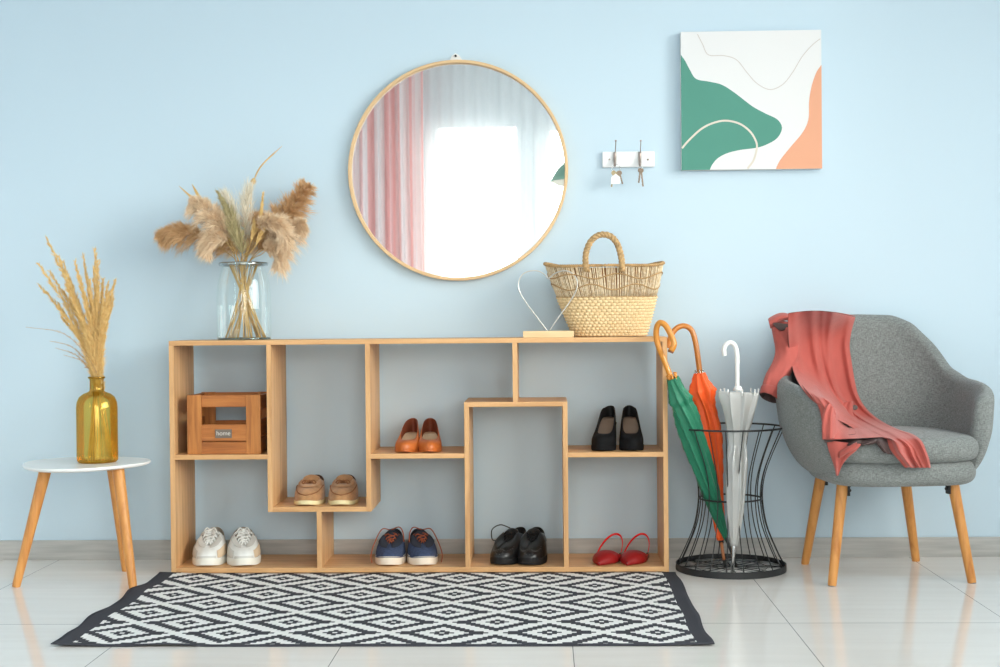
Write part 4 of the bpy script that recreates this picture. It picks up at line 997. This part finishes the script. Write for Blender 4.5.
def ribtips(path0, axis, rad, m, parent, n=8, r=.0022, ln=.012, name='rib_tip'):
    ax = axis.normalized(); n1 = ax.orthogonal().normalized(); n2 = ax.cross(n1)
    for k in range(n):
        mb = MB(); a = 2*PI*k/n; o = (n1*math.cos(a)+n2*math.sin(a)); p = path0+o*rad
        mb.tube([p+ax*.008, p-ax*ln+o*.002], r, 6); mb.sphere(p-ax*ln+o*.002, r*1.4, 6, 4)
        mb.build('rib_tip', m, parent)
HAND = mat('amber_varnished_wood', (226, 146, 44), 0.28, coat=.4, noise=.12, nscale=12); HAND2 = mat('orange_brown_varnished_wood', (206, 126, 44), 0.3, coat=.4, noise=.12, nscale=12); HEND = mat('dark_handle_tip', (112, 60, 32), 0.4)
# green
gb = fl(736.5, 566.5, .012)
G = [((671, 351), -.365), ((674, 344), -.365), ((670.5, 334), -.360), ((665, 325), -.355), ((659.5, 323), -.35), ((656.3, 330), -.345), ((657.5, 343), -.342), ((664, 360), -.338), ((672, 380), -.335)]
gp = [at(x, y, Y) for (x, y), Y in G]
um = empty('green_umbrella', tuple(gb), 0, 'folded green umbrella with curved amber wooden handle, leaning left in the stand', 'umbrella')
gt = at(672.5, 378, -.335); gtip = at(727, 541, -.243)
MB().tube([tuple(q) for q in smooth_path([tuple(p) for p in gp], 50)], [.0098]*40+[.0092]*10, 14).build('handle', HAND, um)
e = gp[0]; MB().tube([tuple(e+Vector((0, 0, 0))), tuple(e+(gp[0]-gp[1]).normalized()*.006)], [.0100, .0092], 14).build('handle_tip', HEND, um)
gm = lambda f, x=0: gt.lerp(gtip, f)+Vector((x, 0, 0))
canopy([gt, gm(.12, .001), gm(.25, .003), gm(.5, .002), gm(.75, .0), gtip], [(0, .024), (.10, .032), (.22, .048), (.27, .040), (.33, .046), (.42, .050), (.55, .047), (.75, .036), (.92, .018), (1, .007)], mat('green_umbrella_cloth', (12, 116, 84), 0.55, sheen=.2), um, seed=1, twist=1.6, amp=.4)
ribtips(gt, gtip-gt, .013, HAND, um, r=.003, ln=.012)
MB().tube([tuple(gm(.95)), tuple(gb)], [.006, .0035], 10).build('ferrule', BLACKM, um)
# orange
ob = fl(725, 567, .012)
O = [((668, 348), -.205), ((671, 336), -.205), ((677, 328), -.205), ((685, 326), -.205), ((692, 331), -.205), ((696, 345), -.205), ((699, 366), -.205), ((700, 376), -.205)]
op = [at(x, y, Y) for (x, y), Y in O]
uo = empty('orange_umbrella', tuple(ob), 0, 'folded bright orange umbrella with curved wooden handle, between green and clear ones', 'umbrella')
MB().tube([tuple(q) for q in smooth_path([tuple(p) for p in op], 50)], .0095, 14).build('handle', HAND2, uo)
ot = at(699.5, 373, -.205); otip = at(721, 540, -.225); om = lambda f, x=0: ot.lerp(otip, f)+Vector((x, 0, 0))
canopy([ot, om(.12), om(.25, .006), om(.5, .008), om(.75, .002), otip], [(0, .024), (.08, .036), (.18, .058), (.26, .046), (.36, .042), (.5, .052), (.58, .044), (.8, .030), (1, .017)], mat('orange_umbrella_cloth', (248, 94, 18), 0.55, sheen=.2), uo, seed=2, twist=1.4, amp=.45)
ribtips(ot, otip-ot, .012, STEEL, uo, r=.002, ln=.009)
MB().tube([tuple(om(.97)), tuple(om(1.02))], [.010, .008], 12).build('ferrule', BLACKM, uo)
of = otip.lerp(ob, .75)
MB().tube([tuple(om(1.0)), tuple(of)], [.0058, .0050], 12).build('wooden_shaft', mat('brown_shaft_wood', (170, 106, 66), .4), uo)
MB().tube([tuple(of), tuple(ob)], [.0052, .0042], 12).build('shaft_tip', BLACKM, uo)
# clear
cb = fl(732, 574, .012)
Cc = [((724.5, 356), -.31), ((724, 349), -.31), ((726.5, 344), -.31), ((731, 342.5), -.31), ((735, 346), -.31), ((737, 354), -.31), ((737.3, 370), -.31), ((737.4, 390), -.31)]
cp = [at(x, y, Y) for (x, y), Y in Cc]
uc = empty('clear_umbrella', tuple(cb), 0, 'folded translucent white umbrella with white hooked handle in the stand', 'umbrella')
MB().tube([tuple(q) for q in smooth_path([tuple(p) for p in cp], 50)], [.0078]*40+[.0070]*10, 14).build('handle', WHITE, uc)
ct = at(739.5, 392, -.31); ctip = at(734, 546, cb.y*.5-.155)
cmid = at(737, 455, -.32)
CLM = sheer('translucent_vinyl', (244, 244, 242), 0.28)
b_ = bpy.data.materials['translucent_vinyl'].node_tree; gl = b_.nodes.new('ShaderNodeBsdfGlossy'); gl.inputs['Roughness'].default_value = .15
lm = [l for l in b_.links if l.to_node.type == 'OUTPUT_MATERIAL'][0]; src = lm.from_socket; mxx = b_.nodes.new('ShaderNodeMixShader'); mxx.inputs[0].default_value = .12
b_.links.new(src, mxx.inputs[1]); b_.links.new(gl.outputs[0], mxx.inputs[2]); b_.links.new(mxx.outputs[0], [n for n in b_.nodes if n.type == 'OUTPUT_MATERIAL'][0].inputs[0])
canopy([ct, ct.lerp(cmid, .5), cmid, cmid.lerp(ctip, .5), ctip], [(0, .074), (.03, .074), (.15, .060), (.30, .042), (.42, .033), (.55, .041), (.70, .038), (.85, .027), (1, .013)], CLM, uc, seed=3, twist=.25, amp=.30, n=96)
mb = MB(); mb.tube([tuple(ct+Vector((-.006, 0, .0))), tuple(cmid), tuple(ctip)], .0035, 8); mb.build('shaft', WHITE, uc)
ribtips(ct+Vector((0, 0, -.002)), Vector((0, 0, -1)), .060, WHITE, uc, r=.0022, ln=.010)
MB().tube([tuple(at(738, 391, -.31)), tuple(at(738, 386, -.31))], [.018, .010], 14).build('runner', WHITE, uc)
MB().tube([tuple(ctip+Vector((0, 0, .012))), tuple(ctip), tuple(cb)], [.0085, .0078, .0050], 14).build('ferrule', STEEL, uc)

# ------------------------------------------------------------------ armchair
AX, AYc, ARZ = 1.088, -0.335, math.radians(6)
ch = empty('armchair', (AX, AYc, 0), ARZ, 'grey upholstered tub armchair with four tapered wooden legs', 'armchair')
GREY = fabric('grey_melange_fabric', (144, 148, 146), (102, 106, 105), 1900)
def ssign(v, e): return math.copysign(abs(v)**e, v)
def plan(ph, hx, hy, e=.72):
    """ph 0 = back centre, +-PI/2 = sides, beyond = towards the front"""
    return hx*ssign(math.sin(ph), e), hy*ssign(math.cos(ph), e)
NPH, PMAX = 72, 2.15
def shell_pt(s, w, side):
    """s -1..1 along the U, w 0 bottom..1 top, side 0 outer 1 inner"""
    ph = s*PMAX; a = abs(s)
    topz = interp(a, [0, .18, .30, .42, .54, .68, .86, 1], [.846, .842, .815, .745, .662, .628, .612, .585])
    botz = .318
    z = botz+(topz-botz)*w
    hx = interp(z, [.318, .35, .40, .48, .60, .72, .85], [.205, .250, .286, .316, .331, .320, .282]); hy = interp(z, [.318, .35, .42, .55, .70, .87], [.185, .22, .245, .268, .280, .288])
    if side: hx -= interp(z, [.34, .5, .86], [.06, .058, .042]); hy -= interp(z, [.34, .5, .86], [.065, .065, .045])
    x, y = plan(ph, hx, hy)
    if a > .54: y -= (a-.54)/.46*interp(z, [.32, .45, .6], [.085, .065, .035])          # arms run forward
    return Vector((x, y-.0, z))
rings = []
for i in range(NPH+1):
    s = -1+2*i/NPH; a = abs(s); loop = []
    for k in range(11): loop.append(shell_pt(s, k/10*.97, 0))
    top_o, top_i = shell_pt(s, .97, 0), shell_pt(s, .97, 1); mid = (top_o+top_i)/2
    for k in range(1, 6):
        t_ = k/6; p = top_o.lerp(top_i, t_); p.z += .020*math.sin(PI*t_); loop.append(p)
    for k in range(11): loop.append(shell_pt(s, .97-.97*k/10, 1))
    c = sum(loop, Vector())/len(loop)
    rings.append(loop)
# rounded arm fronts
def nose(loop, fwd, prev):
    out = []; c = sum(loop, Vector())/len(loop)
    for d, k in ((.014, .97), (.026, .88), (.034, .72), (.038, .45), (.039, .1)):
        o_ = []
        for p in loop:
            # shrink across the thickness and a little in height
            q = Vector((c.x+(p.x-c.x)*k, c.y+(p.y-c.y)*k, c.z+(p.z-c.z)*(1-(1-k)*.35)))
            o_.append(q+fwd*d)
        out.append(o_)
    return out
c0_, c1_ = sum(rings[0], Vector())/27, sum(rings[1], Vector())/27
fl_ = (c0_-c1_).normalized(); fl_.z = 0
cN, cM = sum(rings[-1], Vector())/27, sum(rings[-2], Vector())/27
fr_ = (cN-cM).normalized(); fr_.z = 0
allr = nose(rings[0], fl_, None)[::-1]+rings+nose(rings[-1], fr_, None)
MB().loft(allr, True, True).build('shell', GREY, ch, local=True, sub=1)
def cushion(z0, z1, hx, yb, yf, rad, name, crown=0.0, m=GREY, ef=.5):
    rings = []; n = 72
    zm = (z0+z1)/2; h = (z1-z0)/2
    for k in range(11):
        a = -PI/2+PI*k/10; ins = rad*(1-math.cos(a)); zz_ = zm+h*ssign(math.sin(a), .8)
        ring = []
        for j in range(n):
            th = 2*PI*j/n; cx_, sy_ = ssign(math.cos(th), ef), ssign(math.sin(th), ef)
            hy_ = (yb-yf)/2-ins; x = (hx-ins)*cx_; y = (yb+yf)/2+hy_*sy_
            ring.append((x, y-.010*(1-cx_*cx_)*(1 if sy_ < 0 else 0), zz_))
        rings.append(ring)
    for f in (.75, .45, .1):
        rings.append([((p[0])*f, (yb+yf)/2+(p[1]-(yb+yf)/2)*f, z1+crown*(1-f*f)) for p in rings[10]])
    return MB().loft(rings).build(name, m, ch, local=True, sub=1)
cushion(.318, .398, .240, .12, -.290, .036, 'seat_base')
cushion(.390, .470, .252, .19, -.300, .036, 'seat_cushion', .014)
c_, s_ = math.cos(-ARZ), math.sin(-ARZ)
def tolocal(p): dx, dy = p[0]-AX, p[1]-AYc; return (dx*c_-dy*s_, dx*s_+dy*c_, p[2])
for (fx, fy), (tx, ty), tY in (((.890, -.527), (843, 485), -.47), ((1.337, -.484), (952, 485), -.43), ((.878, -.139), (822, 478), -.20), ((1.267, -.087), (904, 488), -.16)):
    t_ = at(tx, ty, tY); a = Vector(tolocal((fx, fy, 0))); b = Vector(tolocal((t_.x, tY, .325)))
    lg = MB().tube([a, a.lerp(b, .02), b], [.0125, .0138, .0185], 20).build('leg', BEECH, ch, local=True, auto=40)
    mb = MB(); q = a.lerp(b, .90); sg = -1 if q.x > 0 else 1
    mb.box(q.x+sg*.019-.004, q.x+sg*.019+.004, q.y-.012, q.y+.012, .276, .325); mb.sphere((q.x+sg*.026, q.y, .292), .005, 8, 5); mb.sphere((q.x+sg*.026, q.y, .308), .005, 8, 5)
    mb.build('bracket', BLACKM, lg, local=True, smooth=False)
    MB().tube([a+Vector((0, 0, .0)), a+Vector((0, 0, .003))], [.0118, .0126], 16).build('foot_pad', mat('grey_foot_pad', (120, 120, 120), .7), lg, local=True)

# ------------------------------------------------------------------ trench coat draped over the armchair
from mathutils.bvhtree import BVHTree
bpy.context.view_layer.update()
Mw = Matrix.Translation((AX, AYc, 0)) @ Matrix.Rotation(ARZ, 4, 'Z')
bv, bf = [], []
for c in ch.children:
    if c.name.split('.')[0] in ('shell', 'seat_base', 'seat_cushion'):
        n0 = len(bv); bv += [Mw @ v.co for v in c.data.vertices]; bf += [tuple(i+n0 for i in p.vertices) for p in c.data.polygons]
BT_ = BVHTree.FromPolygons(bv, bf)
COATM = mat('terracotta_gabardine', (182, 86, 76), 0.8, noise=.05, nscale=30, sheen=.2, bump=.15, bscale=1200); COATL = mat('dark_brown_coat_lining', (74, 56, 54), 0.7)
def chair_depth(px, py):
    d = ray(px, py); h = BT_.ray_cast(CC, d.normalized())
    return ((h[0]-CC).dot(CF)) if h[0] is not None else None
def drape(name, rows, parent, fold, nu=28, nv=60, off=.010, fall=None, passes=60, m=COATM, m2=COATL, solid=.0022, arch=0, sub=1, seed=0):
    """cloth lying on the chair: rows of (left, right) edges; depth comes from the chair under it"""
    L_ = smooth_path([r[0] for r in rows], nv); R_ = smooth_path([r[1] for r in rows], nv)
    px = np.zeros((nv, nu)); py = np.zeros((nv, nu)); lim = np.full((nv, nu), 99.0); dep = np.full((nv, nu), np.nan)
    F_ = smooth_path([(f,) for f in fall], nv) if fall else None
    for i in range(nv):
        for j in range(nu):
            u = j/(nu-1); x = L_[i][0]*(1-u)+R_[i][0]*u; y = L_[i][1]*(1-u)+R_[i][1]*u - arch*math.sin(PI*u)*max(0, 1-i/nv*5)
            px[i, j], py[i, j] = x, y; h = chair_depth(x, y)
            if h is not None: lim[i, j] = h-off
            dep[i, j] = min(lim[i, j], 98) if h is not None else np.nan
            if F_ is not None:
                d_ = F_[i][0]+CAM_D; dep[i, j] = min(d_, lim[i, j])
    if np.isnan(dep).any(): dep = np.where(np.isnan(dep), np.nanmean(dep), dep)
    for k in range(passes):
        q = dep.copy(); q[1:-1] = .5*dep[1:-1]+.25*(dep[2:]+dep[:-2]); q[:, 1:-1] = .5*q[:, 1:-1]+.25*(q[:, 2:]+q[:, :-2])
        dep = np.minimum(q, lim)
    out = []
    for i in range(nv):
        row = []
        for j in range(nu):
            f = fold(i/(nv-1), j/(nu-1)); d = ray(px[i, j], py[i, j]); row.append(CC+d*((dep[i, j]-f)/d.dot(CF)))
        out.append(row)
    return MB().grid([q[::-1] for q in out]).build(name, m, parent, solid=solid, solid_off=-1, mat2=m2, sub=sub)
def ridge(x, c, w): return math.exp(-((x-c)/w)**2)
coat = empty('trench_coat', tuple(at(850, 440, -.45)), 0, 'terracotta trench coat thrown over the left side of the grey armchair', 'coat')
def fA(v, u):
    a = .012*ridge(u, .10+.12*v, .06)+.022*ridge(u, .36+.08*math.sin(5*v), .07)+.018*ridge(u, .66-.10*v, .06)+.014*ridge(u, .93, .05)+.010*ridge(u, .52+.2*v, .04)
    a += .006*math.sin(9*u+14*v)*sstep((v-.45)*3)+.012*ridge(v, .62, .07)*math.sin(6*u+1)**2 + .012*ridge(u, .3, .12)*sstep((v-.7)*4)
    return a+.004
drape('body_panel', [((788, 313), (856, 317)), ((788, 330), (852, 331)), ((789, 346), (850, 346)), ((791, 362), (852, 362)), ((796, 378), (855, 380)), ((806, 394), (859, 396)),
                     ((819, 406), (868, 410)), ((831, 416), (882, 421)), ((846, 424), (898, 429)), ((858, 431), (913, 434)), ((870, 436), (922, 441)), ((884, 438), (927, 452)), ((891, 451), (930, 461)), ((905, 468), (931, 468))], coat, fA, nu=40, nv=90, arch=4, off=.012)
# part hanging behind the backrest
rows_b = []
for k in range(8):
    u_ = k/7; rows_b.append([at(790+66*j/16, 314+2*j/16-4*math.sin(PI*j/16)+(0 if k == 0 else 2), -.085+.055*min(1, u_*2))-Vector((0, 0, max(0, u_-.3)*.16)) for j in range(17)])
MB().grid(rows_b).build('back_flap', COATM, coat, solid=.002, solid_off=-1)
def fB(v, u): return .014*ridge(u, .2, .12)+.016*ridge(u, .5, .12)+.012*ridge(u, .82, .10)+.004*math.sin(20*u+6*v)+.012+.014*v
drape('gathered_panel', [((793, 370), (822, 376)), ((803, 386), (834, 394)), ((817, 404), (846, 409)), ((821, 417), (856, 420)), ((822, 430), (868, 430)), ((825, 440), (884, 437))], coat, fB, nu=34, nv=46, off=.014)
def fL(v, u): return .004+.012*math.sin(3*PI*u)**2
drape('lining_fold', [((823, 434), (887, 433)), ((825, 441), (884, 440)), ((829, 446), (870, 445))], coat, fL, nu=34, nv=12, m=COATL, off=.012)
def fF(v, u): return .006+.010*ridge(u, .35, .2)+.012*v
drape('lining_fold', [((872, 438), (886, 434)), ((878, 446), (889, 446)), ((884, 453), (893, 455))], coat, fF, nu=12, nv=12, m=COATL, off=.012)
def fC(v, u): return .016*ridge(u, .3, .25)+.012*ridge(u, .85, .15)*(1-v)+.006
drape('front_tail', [((826, 440), (862, 444)), ((828, 449), (856, 451)), ((831, 458), (848, 458)), ((834, 467), (842, 466)), ((836, 476), (838, 476))], coat, fC, nu=22, nv=30, off=.012)
# looped belt ends gathered over the hem
for cx_, ctop, cbot, wd, nm in ((829, 404, 440, 15, 0), (846, 402, 436, 18, 1)):
    rows_ = [((cx_+2-wd*.30, ctop), (cx_+2+wd*.30, ctop-1)), ((cx_-wd*.42, ctop+10), (cx_+wd*.42, ctop+9)), ((cx_-wd*.5, ctop+22), (cx_+wd*.5, ctop+21)), ((cx_-wd*.46, cbot), (cx_+wd*.54, cbot-2))]
    drape('belt_loop', rows_, coat, lambda v, u: .030+.016*math.sin(PI*u)+.006*math.sin(3*PI*u+v*2)+.010*v, nu=16, nv=26, off=.012)
    drape('loop_lining', [((cx_-wd*.46, cbot-3), (cx_+wd*.54, cbot-5)), ((cx_-wd*.30, cbot+3), (cx_+wd*.50, cbot+1))], coat, lambda v, u: .022+.006*math.sin(PI*u), nu=12, nv=8, m=COATL, off=.012)
# rolled belt end
cuff = MB(); cp_ = []
for (x, y) in ((833, 452), (846, 447), (857, 443)): cp_.append(at(x, y, 0))
def on_chair(x, y, off): 
    h = chair_depth(x, y) or (CAM_D-.45); d = ray(x, y); return CC+d*((h-off)/d.dot(CF))
P3 = [on_chair(839, 455, .030), on_chair(848, 450, .028), on_chair(857, 445, .028)]
rg = []
for i, p in enumerate([Vector(q) for q in smooth_path([tuple(q) for q in P3], 9)]):
    rg.append([p+Vector((.006*math.cos(a*PI/6)*.5, .016*math.cos(a*PI/6), .011*math.sin(a*PI/6)*(1+.15*math.sin(2*a)))) for a in range(12)])
MB().loft(rg, False, False).build('rolled_cuff', COATM, coat, solid=.0022, mat2=COATL, sub=1)
# placket strap with button
def fE(v, u): return .022+.006*ridge(u, .5, .3)
drape('strap', [((789, 361), (797, 358)), ((794, 369), (804, 367)), ((801, 379), (812, 378)), ((810, 392), (821, 392)), ((817, 404), (829, 405))], coat, fE, nu=10, nv=30, off=.014)
# sleeve: a flattened tube hanging outside the left arm
sl = [((770, 319), (792, 322), -.20), ((773, 335), (797, 340), -.215), ((775, 350), (799, 355), -.23), ((772, 362), (795, 366), -.25), ((766, 374), (788, 380), -.27), ((762, 386), (782, 392), -.285), ((760, 394), (778, 402), -.29)]
LL = smooth_path([a+(c,) for a, b, c in sl], 34); RR = smooth_path([b+(c,) for a, b, c in sl], 34)
rings = []
for i in range(34):
    a = at(LL[i][0], LL[i][1], LL[i][2]); b = at(RR[i][0], RR[i][1], RR[i][2]); c = (a+b)/2; h_ = (b-a)/2; v = i/33
    dvec = Vector((0, -1, 0)); th_ = .030+.006*math.sin(9*v)
    ring = []
    for j in range(40):
        t_ = 2*PI*j/40; k = 1+.10*math.sin(3*t_+7*v)+.09*math.sin(5*t_-9*v+2)+.05*math.sin(9*t_+15*v); ring.append(c+h_*math.cos(t_)*(1+.03*math.sin(11*v))+dvec*th_*math.sin(t_)*k+Vector((0, 0, .012*math.sin(t_*1)*v)))
    rings.append(ring)
MB().loft(rings, False, False).build('sleeve', COATM, coat, solid=.0025, mat2=COATL, sub=1)
rings2 = []
for i in (27, 28, 30, 32, 33):
    rg_ = rings[i]; c = sum(rg_, Vector())/40; rings2.append([c+(p-c)*(1.10 if i > 27 else 1.02) for p in rg_])
MB().loft(rings2, False, False).build('sleeve_cuff', COATM, coat, solid=.0025, mat2=COATL, sub=1)
# collar flap at the shoulder
rows_c = []
for k in range(10):
    v = k/9; row = []
    for j in range(12):
        u = j/11; x = 768+26*u+2*v; y = 319-6*math.sin(PI*u*.9)+ (10-5*u)*v; row.append(at(x, y, -.235+.03*u-.025*math.sin(PI*v)-.01*v))
    rows_c.append(row)
MB().grid(rows_c).build('collar', COATM, coat, solid=.0025, sub=1)
rows_c = []
for k in range(6):
    v = k/5; rows_c.append([at(772+15*u+3*v*u, 322+(5.5*math.sin(PI*u)+1)*v*1.2+u*2, -.262+.03*u) for u in [j/9 for j in range(10)]])
MB().grid(rows_c).build('collar_lining', COATL, coat, solid=.001)
HORN = mat('dark_grey_horn_button', (92, 82, 78), .35)
for (x, y, o_) in ((801.5, 381.5, .052), (855, 407.5, .040)):
    p = on_chair(x, y, o_); n_ = (CC-p).normalized(); a1_ = n_.orthogonal().normalized(); a2_ = n_.cross(a1_)
    mb = MB(); rs = []
    for rr_, hh_ in ((.0085, 0), (.0090, .002), (.0075, .0035), (.0055, .0028), (.001, .0028)): rs.append([p+(a1_*math.cos(2*PI*j/20)+a2_*math.sin(2*PI*j/20))*rr_+n_*hh_ for j in range(20)])
    mb.loft(rs).build('button', HORN, coat)
